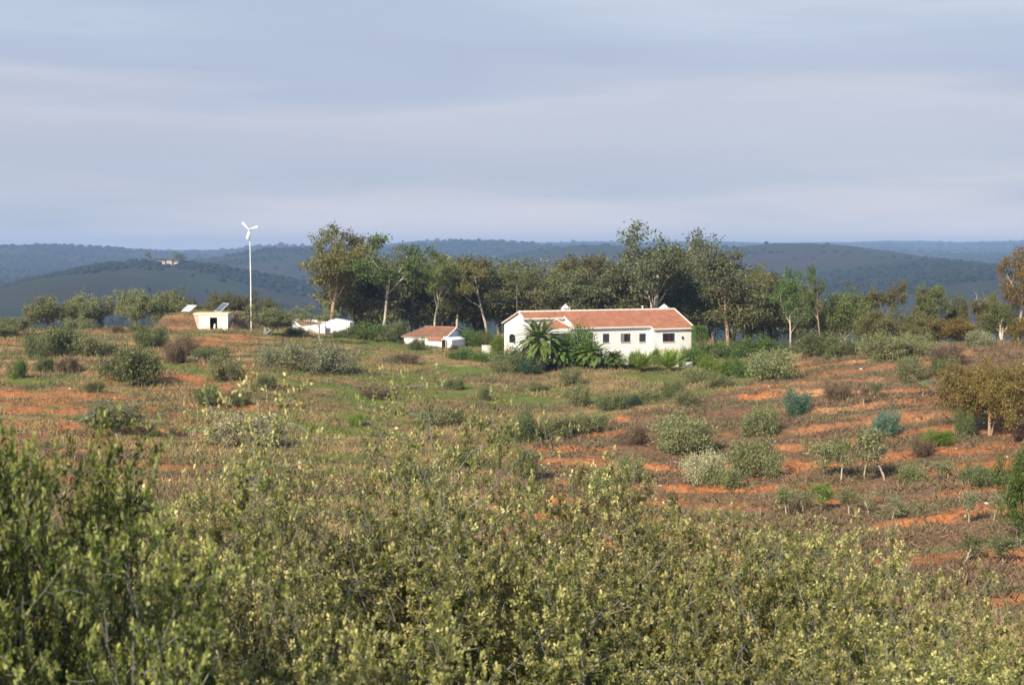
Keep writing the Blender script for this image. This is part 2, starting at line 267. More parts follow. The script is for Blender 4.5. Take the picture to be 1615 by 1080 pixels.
class MB:
    def __init__(s): s.v = []; s.f = []
    def add(s, vs, fs):
        b = len(s.v); s.v += [tuple(v) for v in vs]; s.f += [tuple(i+b for i in f) for f in fs]; return s
    def box(s, x0, x1, y0, y1, z0, z1):
        return s.add([(x0, y0, z0), (x1, y0, z0), (x1, y1, z0), (x0, y1, z0), (x0, y0, z1), (x1, y0, z1), (x1, y1, z1), (x0, y1, z1)],
                     [(0, 3, 2, 1), (4, 5, 6, 7), (0, 1, 5, 4), (1, 2, 6, 5), (2, 3, 7, 6), (3, 0, 4, 7)])
    def slab(s, pts, t):        # planar polygon given thickness downwards
        n = len(pts); return s.add(list(pts)+[(p[0], p[1], p[2]-t) for p in pts], [tuple(range(n)), tuple(range(2*n-1, n-1, -1))]+[(i, i+n, (i+1) % n+n, (i+1) % n) for i in range(n)])
    def prism(s, pts, y0, y1):  # polygon in x,z extruded along y
        n = len(pts); return s.add([(p[0], y0, p[1]) for p in pts]+[(p[0], y1, p[1]) for p in pts], [tuple(range(n)), tuple(range(2*n-1, n-1, -1))]+[(i, i+n, (i+1) % n+n, (i+1) % n) for i in range(n)])
    def tube(s, pts, rad, k=8, cap=True):
        pts = [Vector(p) for p in pts]; b = len(s.v); up = Vector((.31, .17, .93))
        for i, p in enumerate(pts):
            d = (pts[min(i+1, len(pts)-1)]-pts[max(i-1, 0)]).normalized(); a = d.cross(up)
            if a.length < .05: a = d.cross(Vector((1, 0, 0)))
            a.normalize(); c = d.cross(a); r = rad[i]
            for j in range(k): s.v.append(tuple(p+a*cos(2*pi*j/k)*r+c*sin(2*pi*j/k)*r))
        for i in range(len(pts)-1):
            for j in range(k): s.f.append((b+i*k+j, b+i*k+(j+1) % k, b+(i+1)*k+(j+1) % k, b+(i+1)*k+j))
        if cap: s.f.append(tuple(b+j for j in range(k))[::-1]); s.f.append(tuple(b+(len(pts)-1)*k+j for j in range(k)))
        return s
    def build(s, name, mat, parent=None, smooth=False, mesh_only=False):
        me = bpy.data.meshes.new(name); me.from_pydata(s.v, [], s.f); me.materials.append(mat)
        import bmesh
        bm = bmesh.new(); bm.from_mesh(me); bmesh.ops.recalc_face_normals(bm, faces=bm.faces); bm.to_mesh(me); bm.free(); me.update()
        if smooth: me.polygons.foreach_set('use_smooth', [True]*len(me.polygons))
        return me if mesh_only else link(name, me, parent)

def cards(Pn, D, Wd, L, W, rng, c0, c1, fold=.0):
    """rhombic leaves: base points, directions, width directions, lengths, widths"""
    n = len(Pn); D = D/np.linalg.norm(D, axis=1)[:, None]; S = np.cross(D, Wd); S /= np.linalg.norm(S, axis=1)[:, None]+1e-9; Nn = np.cross(S, D)
    L = L[:, None]; W = W[:, None]; V = np.empty((n, 4, 3))
    V[:, 0] = Pn; V[:, 2] = Pn+D*L; V[:, 1] = Pn+D*L*.5+S*W*.5+Nn*W*fold; V[:, 3] = Pn+D*L*.5-S*W*.5+Nn*W*fold
    col = np.zeros((n, 4, 3)); col[:, :, 0] = c0[:, None]; col[:, :, 1] = c1[:, None]
    b = np.arange(n)[:, None]*4
    fc = np.concatenate([b+np.array([[0, 1, 2]]), b+np.array([[0, 2, 3]])], 1).reshape(-1) if fold else (b+np.array([[0, 1, 2, 3]])).reshape(-1)
    sz = np.full(2*n if fold else n, 3 if fold else 4)
    return V.reshape(-1, 3), fc, sz, col.reshape(-1, 3)

def ovals(Pn, D, Wd, L, W, c0, c1, fold):
    """leaves as two folded quads each, six points"""
    n = len(Pn); D = D/np.linalg.norm(D, axis=1)[:, None]; S = np.cross(D, Wd); S /= np.linalg.norm(S, axis=1)[:, None]+1e-9; Nn = np.cross(S, D); L = L[:, None]; W = W[:, None]
    V = np.empty((n, 6, 3)); V[:, 0] = Pn
    for k, (t, w_) in enumerate(((.30, .46), (.74, .40), (1.0, 0), (.74, -.40), (.30, -.46))):
        V[:, k+1] = Pn+D*L*t+S*W*w_+Nn*(W*abs(w_)*fold*2-L*t*t*.12)
    col = np.zeros((n, 6, 3)); col[:, :, 0] = c0[:, None]; col[:, :, 1] = c1[:, None]; b = np.arange(n)[:, None]*6
    fc = np.concatenate([b+np.array([[0, 1, 2, 3]]), b+np.array([[0, 3, 4, 5]])], 1).reshape(-1); return V.reshape(-1, 3), fc, np.full(2*n, 4), col.reshape(-1, 3)

# ------------------------------------------------------------------ branching skeletons
def skeleton(rng, spec):
    """spec: dict(levels=[dict(n,len,ang,lo,up,seg,wob)]) -> branches [(pts, radii, level)]"""
    out = []
    def go(p, d, L, r, lv):
        sp = spec[lv]; n = sp.get('seg', 4); pts = [p.copy()]; rr = [r]; tip = sp.get('tip', .45)
        for i in range(n):
            d = (d+Vector((rng.gauss(0, 1), rng.gauss(0, 1), rng.gauss(0, 1)))*sp['wob']+Vector((0, 0, sp['up']))).normalized()
            p = p+d*L/n; pts.append(p.copy()); rr.append(r*(1-(1-tip)*(i+1)/n))
        out.append((pts, rr, lv))
        if lv+1 < len(spec):
            nx = spec[lv+1]; k = nx['n'] if isinstance(nx['n'], int) else rng.randint(*nx['n']); a0 = rng.random()*6.28
            for j in range(k):
                t = nx['lo']+(1-nx['lo'])*(j+.5+rng.uniform(-.3, .3))/k; t = min(.999, max(.02, t)); i = min(n-1, int(t*n)); q = pts[i].lerp(pts[i+1], t*n-i)
                dd = (pts[i+1]-pts[i]).normalized(); a = a0+j*2.4+rng.uniform(-.4, .4); s = dd.orthogonal().normalized(); s.rotate(Matrix.Rotation(a, 3, dd))
                an = R(nx['ang']*rng.uniform(.7, 1.3)); nd = dd*cos(an)+s*sin(an)
                go(q, nd, L*nx['len']*rng.uniform(.75, 1.25)*(1-.35*t*nx.get('taper', 0)), max(r*nx.get('r', .6)*(1-.35*t), .004), lv+1)
    sp = spec[0]
    for k in range(sp.get('n', 1)):
        a = rng.random()*6.28; lean = R(sp.get('ang', 3))*rng.uniform(.5, 1.4)
        bx, by = sp.get('base', 0)*cos(a), sp.get('base', 0)*sin(a)
        go(Vector((bx, by, -.15)), Vector((sin(lean)*cos(a), sin(lean)*sin(a), cos(lean))), sp['len']*rng.uniform(.85, 1.1), sp['r'], 0)
    return out
def bark_mesh(br, name, mat, k=(8, 6, 4, 3, 3), maxlv=9):
    mb = MB()
    for pts, rr, lv in br:
        if lv <= maxlv: mb.tube(pts, rr, k[min(lv, 4)], cap=False)
    me = bpy.data.meshes.new(name); me.from_pydata(mb.v, [], mb.f); me.materials.append(mat); me.polygons.foreach_set('use_smooth', [True]*len(me.polygons)); return me
def clump_leaves(br, seed, lvmin, n_per, spread, L, W, droop=0.0, zs=.7, name='crown', mat=None, along=.35, fold=0.):
    r = np.random.RandomState(seed); Ps = []; c1 = []
    for pts, rr, lv in br:
        if lv < lvmin: continue
        v = np.array([tuple(p) for p in pts]); m = len(v)-1
        n = max(1, int(n_per*r.uniform(.5, 1.4))); t = along+(1-along)*r.rand(n)**.7; i = np.minimum((t*m).astype(int), m-1); f = (t*m-i)[:, None]
        q = v[i]*(1-f)+v[i+1]*f; q = q+r.normal(0, 1, (n, 3))*np.array([spread, spread, spread*zs]); Ps.append(q); c1.append(np.full(n, r.rand()))
    Ps = np.concatenate(Ps); c1 = np.concatenate(c1); n = len(Ps); D = r.normal(0, 1, (n, 3)); D[:, 2] -= droop
    Wd = r.normal(0, 1, (n, 3)); Wd[:, 2] += .8
    V, fc, sz, col = cards(Ps, D, Wd, L*r.uniform(.6, 1.3, n), W*r.uniform(.6, 1.3, n), r, r.rand(n)**1.5, np.clip(.35*c1+.65*r.rand(n), 0, 1), fold)
    return mesh_np(name, V, fc, sz, col, [mat])
def extent(me):
    v = np.empty(len(me.vertices)*3, np.float32); me.vertices.foreach_get('co', v); v = v.reshape(-1, 3)
    return float(np.percentile(v[:, 2], 99.3)), float(np.percentile(v[:, 0], 98)-np.percentile(v[:, 0], 2))
KIND = {}
def register(key, bark, crown, rad=None):
    h, wd = extent(crown); KIND.setdefault(key, []).append((bark, crown, h, wd))

def mk_euc(seed, dens=1.0, kind='euc'):
    rng = random.Random(seed)
    spec = {'euc': [dict(len=8.0, r=.25, ang=4, wob=.06, up=.02, seg=6, tip=.6), dict(n=(6, 8), len=.66, ang=36, lo=.34, wob=.12, up=.08, seg=5, r=.42, taper=.7),
                    dict(n=(4, 5), len=.50, ang=40, lo=.25, wob=.15, up=.07, seg=4, r=.55), dict(n=(3, 4), len=.5, ang=42, lo=.3, wob=.2, up=.04, seg=3, r=.5)],
            'umb': [dict(len=8.5, r=.22, ang=5, wob=.07, up=.02, seg=6, tip=.6), dict(n=(4, 5), len=.62, ang=38, lo=.62, wob=.12, up=.08, seg=5, r=.6),
                    dict(n=(3, 4), len=.55, ang=42, lo=.45, wob=.15, up=.04, seg=4, r=.55), dict(n=(3, 4), len=.42, ang=48, lo=.4, wob=.2, up=.02, seg=3, r=.5)],
            'multi': [dict(n=3, len=6.5, r=.20, ang=14, wob=.08, up=.03, seg=5, tip=.5, base=.4), dict(n=(4, 6), len=.6, ang=38, lo=.25, wob=.13, up=.06, seg=4, r=.6),
                      dict(n=(3, 4), len=.55, ang=42, lo=.25, wob=.15, up=.04, seg=3, r=.55), dict(n=(3, 3), len=.5, ang=45, lo=.3, wob=.2, up=.02, seg=3, r=.5)],
            'sap': [dict(len=1.5, r=.045, ang=7, wob=.10, up=.03, seg=4, tip=.6), dict(n=(4, 6), len=.55, ang=42, lo=.45, wob=.12, up=.08, seg=3, r=.6),
                    dict(n=(3, 4), len=.55, ang=45, lo=.3, wob=.15, up=.05, seg=3, r=.6)],
            'olive': [dict(n=2, len=1.9, r=.15, ang=16, wob=.14, up=.02, seg=4, tip=.7, base=.1), dict(n=(4, 6), len=.85, ang=40, lo=.4, wob=.14, up=.06, seg=4, r=.6),
                      dict(n=(4, 5), len=.55, ang=45, lo=.25, wob=.16, up=.04, seg=3, r=.55), dict(n=(3, 4), len=.5, ang=45, lo=.3, wob=.2, up=.03, seg=3, r=.5)],
            'bush': [dict(n=10, len=1.15, r=.03, ang=42, wob=.16, up=.04, seg=4, tip=.5, base=.2), dict(n=(4, 5), len=.5, ang=40, lo=.2, wob=.15, up=.05, seg=3, r=.6),
                     dict(n=(3, 4), len=.5, ang=45, lo=.3, wob=.2, up=.04, seg=3, r=.6)]}[kind]
    return skeleton(rng, spec)
for i in range(5):
    b = mk_euc(10+i); register('euc', bark_mesh(b, 'trunk', M['bark_white'], maxlv=2), clump_leaves(b, i, 2, 64, .40, .36, .16, droop=.8, mat=M['l_euc'], along=.25))
for i in range(3):
    b = mk_euc(30+i, kind='umb'); register('umb', bark_mesh(b, 'trunk', M['bark_white'], maxlv=2), clump_leaves(b, i+50, 2, 90, .42, .38, .17, droop=.7, mat=M['l_euc'], along=.4))
for i in range(4):
    b = mk_euc(50+i, kind='multi'); register('multi', bark_mesh(b, 'trunk', M['bark_white'], maxlv=2), clump_leaves(b, i+80, 1, 62, .48, .40, .18, droop=.5, mat=M['l_euc'], along=.1))
for i in range(3):
    b = mk_euc(70+i, kind='sap'); register('sap', bark_mesh(b, 'trunk', M['bark_white']), clump_leaves(b, i+90, 1, 60, .13, .12, .055, droop=.2, mat=M['l_olive'], along=.1))
for i in range(4):
    b = mk_euc(90+i, kind='olive'); register('olive', bark_mesh(b, 'trunk', M['bark_grey'], maxlv=2), clump_leaves(b, i+110, 2, 80, .19, .17, .065, droop=-.2, zs=1.0, mat=M['l_olive'], along=.1))
for i in range(5):
    b = mk_euc(120+i, kind='bush'); register('bush', bark_mesh(b, 'stem', M['bark_grey'], maxlv=1), clump_leaves(b, i+140, 1, 48, .15, .11, .05, droop=-.6, zs=1.0, name='foliage', mat=M['l_olive'], along=.1))

# foreground evergreen oak scrub, leaf by leaf
def mk_oak(seed, stems=8, ln=2.35, ang=23, L=.034, leaves=(28, 38), gap=.50, lo=.32):
    rng = random.Random(seed)
    spec = [dict(n=stems, len=ln, r=.019, ang=ang, wob=.12, up=.05, seg=6, tip=.4, base=.25), dict(n=(8, 10), len=.40, ang=50, lo=lo, wob=.15, up=.07, seg=4, r=.5, taper=.5),
            dict(n=(5, 6), len=.42, ang=50, lo=.2, wob=.16, up=.06, seg=3, r=.5), dict(n=(4, 6), len=.48, ang=48, lo=.15, wob=.15, up=.06, seg=2, r=.6)]
    br = skeleton(rng, spec); r = np.random.RandomState(seed); Ps = []; Ds = []; c0 = []; c1 = []; on = True; tone = .5; bt = .5; keepb = []
    for pts, rr, lv in br:
        if lv == 1: bt = r.rand()
        if lv == 2: on = r.rand() > gap; tone = np.clip(.5*bt+.6*r.rand(), 0, 1)
        if lv < 2 or on: keepb.append((pts, rr, lv))
        if lv < 2 or not on: continue
        v = np.array([tuple(p) for p in pts]); m = len(v)-1; n = r.randint(*leaves) if lv == 3 else 7
        t = .1+.9*(np.arange(n)+r.rand(n))/n; t = np.minimum(t, .999); i = np.minimum((t*m).astype(int), m-1); f = (t*m-i)[:, None]; q = v[i]*(1-f)+v[i+1]*f
        d = v[i+1]-v[i]; d /= np.linalg.norm(d, axis=1)[:, None]+1e-9; s = r.normal(0, 1, (n, 3)); s -= d*(s*d).sum(1)[:, None]; s /= np.linalg.norm(s, axis=1)[:, None]+1e-9
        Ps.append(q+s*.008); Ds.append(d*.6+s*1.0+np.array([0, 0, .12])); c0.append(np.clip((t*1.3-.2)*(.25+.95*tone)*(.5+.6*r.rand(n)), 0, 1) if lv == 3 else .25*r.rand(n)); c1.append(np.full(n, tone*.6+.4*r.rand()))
    Ps = np.concatenate(Ps); Ds = np.concatenate(Ds); c0 = np.concatenate(c0); c1 = np.concatenate(c1); n = len(Ps)
    cap = np.percentile(Ps[:, 2], 98.2); cut = cap+r.uniform(-.12, .10, n)*(Ps[:, 2] > cap-.1); kp = Ps[:, 2] < cut; Ps, Ds, c0, c1 = Ps[kp], Ds[kp], c0[kp], c1[kp]; n = len(Ps)
    keepb = [b for b in keepb if b[0][-1].z < cap]+[(b[0][:-2], b[1][:-2], b[2]) for b in keepb if b[0][-1].z >= cap and len(b[0]) > 4 and b[0][-3].z < cap+.1]
    Wd = r.normal(0, .7, (n, 3)); Wd[:, 2] += 1
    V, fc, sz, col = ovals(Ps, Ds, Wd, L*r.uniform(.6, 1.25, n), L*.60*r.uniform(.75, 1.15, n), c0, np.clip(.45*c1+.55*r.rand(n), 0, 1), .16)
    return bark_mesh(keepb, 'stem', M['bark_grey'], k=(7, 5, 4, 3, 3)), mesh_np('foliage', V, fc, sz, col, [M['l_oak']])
for i, a in enumerate([dict(), dict(stems=9, gap=.45), dict(stems=7, ln=2.5, ang=27, gap=.36), dict(stems=8, ln=2.1, gap=.45, ang=28)]):
    bk, cr = mk_oak(200+i, **a); register('oak', bk, cr)
for i in range(2):
    bk, cr = mk_oak(240+i, stems=9, gap=.12, lo=.15, ang=25); register('oakdense', bk, cr)
for i in range(2):
    bk, cr = mk_oak(220+i, stems=4, ln=3.0, ang=12, leaves=(15, 22), gap=.35); register('oaksparse', bk, cr)
for i in range(2):
    bk, cr = mk_oak(230+i, stems=2, ln=2.8, ang=5, leaves=(16, 24), gap=.2, lo=.55); register('oakshoot', bk, cr)
used = {}
def plant(key, name, x, y, h, wd, rz, leaf, bark, label, cat, group=None, vi=None, parts=('trunk', 'crown'), sink=.05, zb=None):
    k = KIND[key]; used[key] = used.get(key, -1)+1; bk, cr, H0, W0 = k[(used[key] if vi is None else vi) % len(k)]
    z = g1(x, y)-sink if zb is None else zb
    e = empty(name, (x, y, z), rz, label=label, cat=cat, group=group)
    sz_, sx_ = h/H0, wd/W0
    if key.startswith('oak'): sx_ = min(max(sx_, sz_*(.45 if y < 8.5 else .6)), sz_*1.3)
    e.scale = (sx_, sx_, sz_)
    for nm, me, mt in ((parts[0], bk, bark), (parts[1], cr, leaf)):
        o = link(nm, me, e); o.material_slots[0].link = 'OBJECT'; o.material_slots[0].material = M[mt]
    return e
def plant_px(key, name, px, top, d, wpx, leaf, bark, label, cat, group=None, **kw):
    t = P(px, top, d); z = g1(t.x, d); h = t.z-z; wd = wpx/F*d
    return plant(key, name, t.x, d, h, wd, (px*1.7) % 6.28, leaf, bark, label, cat, group, **kw)

# ------------------------------------------------------------------ ground sheet to the horizon
ys = np.concatenate([np.arange(-160, 0, 10), np.arange(0, 30, .4), np.arange(30, 120, .3), np.arange(120, 250, .42), np.arange(250, 400, 2.2), 400*1.0095**np.arange(0, 346)])
us = np.concatenate([-np.geomspace(1.6, .42, 14)[:-1], np.linspace(-.42, .42, 580), np.geomspace(.42, 1.6, 14)[1:]])
YY, UU = np.meshgrid(ys, us, indexing='ij'); XX = UU*(12+np.maximum(YY, 0)); ZZ = gz(XX, YY)
O, BR, DG, GR = mask(XX, YY)
sandy = sstep(.45, .6, fbm(XX, YY, 16, 3, .5, 21))*sstep(95, 160, YY)
def mixc(*pairs): return sum(wt[..., None]*np.array(c) for wt, c in pairs)
orange = mixc((1-sandy, (.40, .16, .07)), (sandy, (.46, .26, .14)))
colr = O[..., None]*orange+mixc((BR, (.19, .12, .078)), (DG, (.31, .22, .11)), (GR, (.135, .18, .045)))
# distant country: woods, fallow, pasture
fw = fbm(XX*.6, YY, 420, 6, .6, 31); ff = fbm(XX*.6, YY*1.4, 260, 5, .6, 33); ft = fbm(XX, YY, 40, 3, .6, 34)
forest = sstep(.45, .53, fw+.10*(ft-.5)); brownf = sstep(.50, .55, ff)
farc = (forest[..., None]*np.array((.022, .034, .022))+(1-forest[..., None])*(brownf[..., None]*np.array((.10, .066, .056))+(1-brownf[..., None])*np.array((.060, .085, .042))))
for (px, d, wx, wy) in ((140, 1800, 95, 290), (330, 2000, 60, 120), (700, 4300, 90, 400)):
    k = np.exp(-(((XX-(px-807.5)/F*d)/(wx/F*d))**2+((YY-d)/wy)**2)**2)[..., None]; k = k*(.45+.55*sstep(.38, .52, fbm(XX, YY, 90, 3, .5, 51)))[..., None]; farc = farc*(1-k)+k*np.array((.075, .13, .06))
k = np.exp(-(((XX-(262-807.5)/F*2150)/50)**2+((YY-2150)/90)**2))[..., None]; farc = farc*(1-k)+k*np.array((.13, .085, .07))
wv = sstep(262, 330, YY)[..., None]; colr = colr*(1-wv)+farc*wv*.38  # far colours scaled down, painting cloud shadow over the hills
mnd = mound(XX, YY)[..., None]; edge = (mnd*(1-mnd)*4); colr = colr*(1-edge)+edge*np.array((.14, .09, .062))
nr, nc = XX.shape; idx = np.arange(nr*nc).reshape(nr, nc)
q = np.stack([idx[:-1, :-1], idx[:-1, 1:], idx[1:, 1:], idx[1:, :-1]], -1).reshape(-1)
me = mesh_np('ground', np.stack([XX, YY, ZZ], -1).reshape(-1, 3), q, np.full((nr-1)*(nc-1), 4), colr.reshape(-1, 3), [M['ground']])
ground = link('ground', me, smooth=True); tag(ground, kind='structure')
del XX, YY, ZZ, UU

# ------------------------------------------------------------------ distant woodland (one mass)
r = np.random.RandomState(5); n = 60000
u = r.uniform(-.42, .42, n); d = np.exp(r.uniform(math.log(380), math.log(8800), n)); x = u*d
fo = fbm(x*.6, d, 420, 6, .6, 31); keep = (r.rand(n) < .03+.97*sstep(.44, .54, fo))
green = np.exp(-(((x-(140-807.5)/F*1800)/(95/F*1800))**2+((d-1800)/290)**2)**2); keep &= (green < .35) | (r.rand(n) < .03)
u, d, x = u[keep][:17000], d[keep][:17000], x[keep][:17000]; n = len(x); z = gz(x, d)
import bmesh
bm = bmesh.new(); bmesh.ops.create_icosphere(bm, subdivisions=2, radius=1); iv = np.array([v.co[:] for v in bm.verts]); ifc = np.array([[v.index for v in f.verts] for f in bm.faces]); bm.free()
sz = r.uniform(3.0, 5.5, n)*np.where(d > 3500, 1.6, 1.0)*np.where((d > 6500) & (r.rand(n) < .15), 1.8, 1)
Vv = iv[None]*(1+r.normal(0, .16, (n, len(iv), 1)))*sz[:, None, None]*np.array([1, 1, .8]); Vv[..., 0] += x[:, None]; Vv[..., 1] += d[:, None]; Vv[..., 2] += (z+sz*.45)[:, None]
cc = np.array((.013, .020, .014))[None]*(.7+.7*r.rand(n, 1)); cc = np.repeat(cc[:, None], len(iv), 1)
me = mesh_np('far_woodland', Vv.reshape(-1, 3), (ifc[None]+(np.arange(n)*len(iv))[:, None, None]).reshape(-1), np.full(n*len(ifc), 3), cc.reshape(-1, 3), [M['wood']])
tag(link('far_woodland', me), 'dark woodland scattered over the blue hills far behind', kind='stuff')

# ------------------------------------------------------------------ ground cover
def cover(name, label, n, which, seed, hgt, wid, lean, cols, y0=34, y1=250, blades=9, rad=.22, clip=None):
    r = np.random.RandomState(seed); m = n*12
    yy = (y0**.75+(y1**.75-y0**.75)*r.rand(m))**(1/.75); xx = r.uniform(-.40, .40, m)*(yy+6)
    wts = mask(xx, yy)[which]
    cl = fbm(xx, yy*1.5, 1.4, 3, .6, seed)
    ok = r.rand(m) < wts*(.25+1.5*sstep(.42, .62, cl)); ok &= ~((yy > 224) & (yy < 230) & (xx > (308-807.5)/F*226) & (xx < (362-807.5)/F*226))
    if clip is not None: ok &= clip(xx, yy)
    xx, yy = xx[ok][:n], yy[ok][:n]; k = len(xx); zz = gz(xx, yy)
    sc_ = r.uniform(.5, 1.5, k)*(.5+1.3*sstep(.42, .68, fbm(xx, yy, 4, 2, .5, seed+1)))
    B = blades; px_ = np.repeat(xx, B)+r.normal(0, rad, k*B)*np.repeat(sc_, B); py_ = np.repeat(yy, B)+r.normal(0, rad, k*B)*np.repeat(sc_, B)
    Pn = np.stack([px_, py_, np.repeat(zz, B)-.04], 1); D = r.normal(0, lean, (k*B, 3)); D[:, 2] = 1
    Wd = r.normal(0, 1, (k*B, 3)); L = hgt*np.repeat(sc_, B)*r.uniform(.5, 1.3, k*B); W = wid*r.uniform(.6, 1.5, k*B)
    V, fc, sz, _ = cards(Pn, D, Wd, L, W, r, np.zeros(k*B), np.zeros(k*B))
    ca, cb = np.array(cols[0]), np.array(cols[1]); t = (np.repeat(r.rand(k), B)*.6+r.rand(k*B)*.4)[:, None]; c = ca*(1-t)+cb*t
    me = mesh_np(name, V, fc, sz, np.repeat(c, 4, 0), [M['tuft']]); tag(link(name, me), label, kind='stuff')
cover('dry_grass', 'dry tan grass over the hillside', 42000, 2, 41, .30, .055, .8, ((.22, .175, .08), (.46, .34, .185)), rad=.34)
cover('dead_heath', 'brown dead heath between the strips of bare earth', 52000, 1, 42, .30, .065, 1.3, ((.10, .07, .045), (.34, .24, .155)), rad=.26)
cover('green_grass', 'short green grass in patches on the slope', 14000, 3, 43, .16, .06, .8, ((.11, .15, .04), (.20, .25, .08)), rad=.26)
cover('low_scrub', 'low grey-green scrub scattered over the slope', 12000, 2, 44, .30, .06, 1.3, ((.09, .10, .05), (.24, .235, .13)), blades=24, rad=.26)
cover('sparse_scrub', 'sparse seedlings and stalks on the bare orange earth', 17000, 0, 45, .26, .06, 1.1, ((.12, .085, .05), (.34, .25, .15)), rad=.2)
cover('hillside_scrub', 'small dull green scrub among the brown heath', 5500, 1, 46, .32, .07, 1.3, ((.09, .10, .05), (.24, .22, .12)), blades=22, rad=.26)
cover('embankment_scrub', 'low scrub and dry stalks under the nearest oak bushes', 9000, 2, 47, .28, .035, .7, ((.10, .10, .05), (.30, .25, .14)), y0=3, y1=36, blades=12, rad=.16)
# loose stones
r = np.random.RandomState(9); n = 900; yy = r.uniform(60, 185, n); xx = r.uniform(-.38, .40, n)*yy; o_ = mask(xx, yy)[0]; ok = o_ > .3; xx, yy = xx[ok], yy[ok]; n = len(xx); zz = gz(xx, yy)
bm = bmesh.new(); bmesh.ops.create_icosphere(bm, subdivisions=1, radius=1); i1 = np.array([v.co[:] for v in bm.verts]); f1 = np.array([[v.index for v in f.verts] for f in bm.faces]); bm.free()
s_ = r.uniform(.04, .16, n); Vv = i1[None]*(1+r.normal(0, .15, (n, len(i1), 1)))*s_[:, None, None]*np.array([1.2, 1, .7])+np.stack([xx, yy, zz], 1)[:, None]
me = mesh_np('loose_stones', Vv.reshape(-1, 3), (f1[None]+(np.arange(n)*len(i1))[:, None, None]).reshape(-1), np.full(n*len(f1), 3), None, [M['stone']])
tag(link('loose_stones', me), 'pale stones lying on the bare orange earth', kind='stuff')

# ------------------------------------------------------------------ the long white farmhouse
def rp(px, py, root, axis, val):          # line of sight meets a plane of a building, in the building's own coordinates
    mi = (Matrix.Translation(root.location) @ Matrix.Rotation(root.rotation_euler.z, 4, 'Z')).inverted()
    a = mi @ Vector((0, 0, CZ)); b = mi @ P(px, py, 100); t = (val-a[axis])/(b[axis]-a[axis]); return a.lerp(b, t)
BZ = -14.4
house = empty('farmhouse', (1.04, 200, CZ+BZ), R(24), label='long low white farmhouse with a terracotta roof and two white chimneys', cat='farmhouse')
ZR = -8.05-BZ; k1 = .4257; k2 = .315; Ls = 23.2
nA, nB, nC = 1.6, 4.5, 5.2; sA = rp(907, 515, house, 1, -nB).x; sB = rp(1027, 516, house, 1, -nB).x
def zf(n_): return ZR-k1*n_
def extx(mb, prof, x0, x1):
    n = len(prof); return mb.add([(x0, p[0], p[1]) for p in prof]+[(x1, p[0], p[1]) for p in prof], [tuple(range(n)), tuple(range(2*n-1, n-1, -1))]+[(i, i+n, (i+1) % n+n, (i+1) % n) for i in range(n)])
t_ = .14
walls = MB()
for x0, x1, nf in ((0, sA, nA), (sA, sB, nB), (sB, Ls, nC)):
    f_ = nf-.28; extx(walls, [(-f_, -1.2), (5.1, -1.2), (5.1, ZR-k2*5.1-t_), (0, ZR-t_), (-f_, zf(f_)-t_)], x0, x1)
walls.build('wall', M['white'], house)
rf = MB(); e0 = -.22
fr = [(e0, 0), (e0, -nA), (sA-.15, -nA), (sA-.15, -nB), (sB, -nB), (sB, -nC), (Ls+.22, -nC), (Ls+.22, 0)]
rf.slab([(a, b, zf(-b)) for a, b in fr][::-1], t_)
rf.slab([(e0, 0, ZR), (Ls+.22, 0, ZR), (Ls+.22, 5.4, ZR-k2*5.4), (e0, 5.4, ZR-k2*5.4)][::-1], t_)
roof = rf.build('roof', M['tile'], house)
rc = MB().tube([(e0-.02+i*(Ls+.48)/60, 0, ZR+.0) for i in range(61)], [.13+.02*(i % 2) for i in range(61)], 8); rc.build('ridge_cap', M['trim'], roof)
for a, b in ((-nA, (e0, sA-.15)), (-nB, (sA-.15, sB)), (-nC, (sB+.03, Ls+.22))):
    MB().box(b[0], b[1], a-.05, a+.25, zf(-a)-t_-.16, zf(-a)-t_+.06).build('cornice', M['trim'], roof)
def verge(x, y0, y1, zfun, nm='verge'):
    mb = MB(); n = 10; mb.tube([(x, y0+(y1-y0)*i/n, zfun(y0+(y1-y0)*i/n)-.03) for i in range(n+1)], [.11]*(n+1), 6); return mb.build(nm, M['trim'], roof)
verge(e0, 0, 5.4, lambda y: ZR-k2*y); verge(e0, 0, -nA, lambda y: ZR+k1*y); verge(sA-.15, -nA, -nB, lambda y: ZR+k1*y); verge(Ls+.22, 0, -nC, lambda y: ZR+k1*y); verge(Ls+.22, 0, 5.4, lambda y: ZR-k2*y)
def window(root, p0, p1, yw, leaves, lab=None, sill=True):
    a = rp(p0[0], p0[1], root, 1, yw); b = rp(p1[0], p1[1], root, 1, yw); x0, x1, z1, z0 = a.x, b.x, a.z, b.z
    fw = MB(); g = .06
    fw.box(x0-g, x1+g, yw-.03, yw+.05, z1, z1+g); fw.box(x0-g, x1+g, yw-.03, yw+.05, z0-g, z0); fw.box(x0-g, x0, yw-.03, yw+.05, z0, z1); fw.box(x1, x1+g, yw-.03, yw+.05, z0, z1)
    wi = fw.build('window', M['shutter'], root)
    if lab: wi['label'] = lab
    MB().box(x0, x1, yw-.012, yw+.02, z0, z1).build('pane', M['pane'], wi)
    for (a_, b_, mt, nm, out) in leaves:
        xa, xb = x0+(x1-x0)*a_, x0+(x1-x0)*b_; s = MB().box(xa+.01, xb-.01, yw-.05-out, yw-.016-out, z0+.01, z1-.01)
        for k in range(6): zc = z0+(z1-z0)*(k+.5)/6; s.box(xa+.06, xb-.06, yw-.062-out, yw-.052-out, zc-.02, zc+.02)
        s.build(nm, M[mt], wi)
    if sill: MB().box(x0-.12, x1+.12, yw-.10, yw+.02, z0-g-.07, z0-g-.002).build('sill', M['trim'], wi)
yB, yC = -(nB-.28), -(nC-.28)
window(house, (951.5, 527), (959.8, 539), yB, [(0, .5, 'shutter', 'shutter', 0), (.5, 1, 'shutter', 'shutter', 0)])
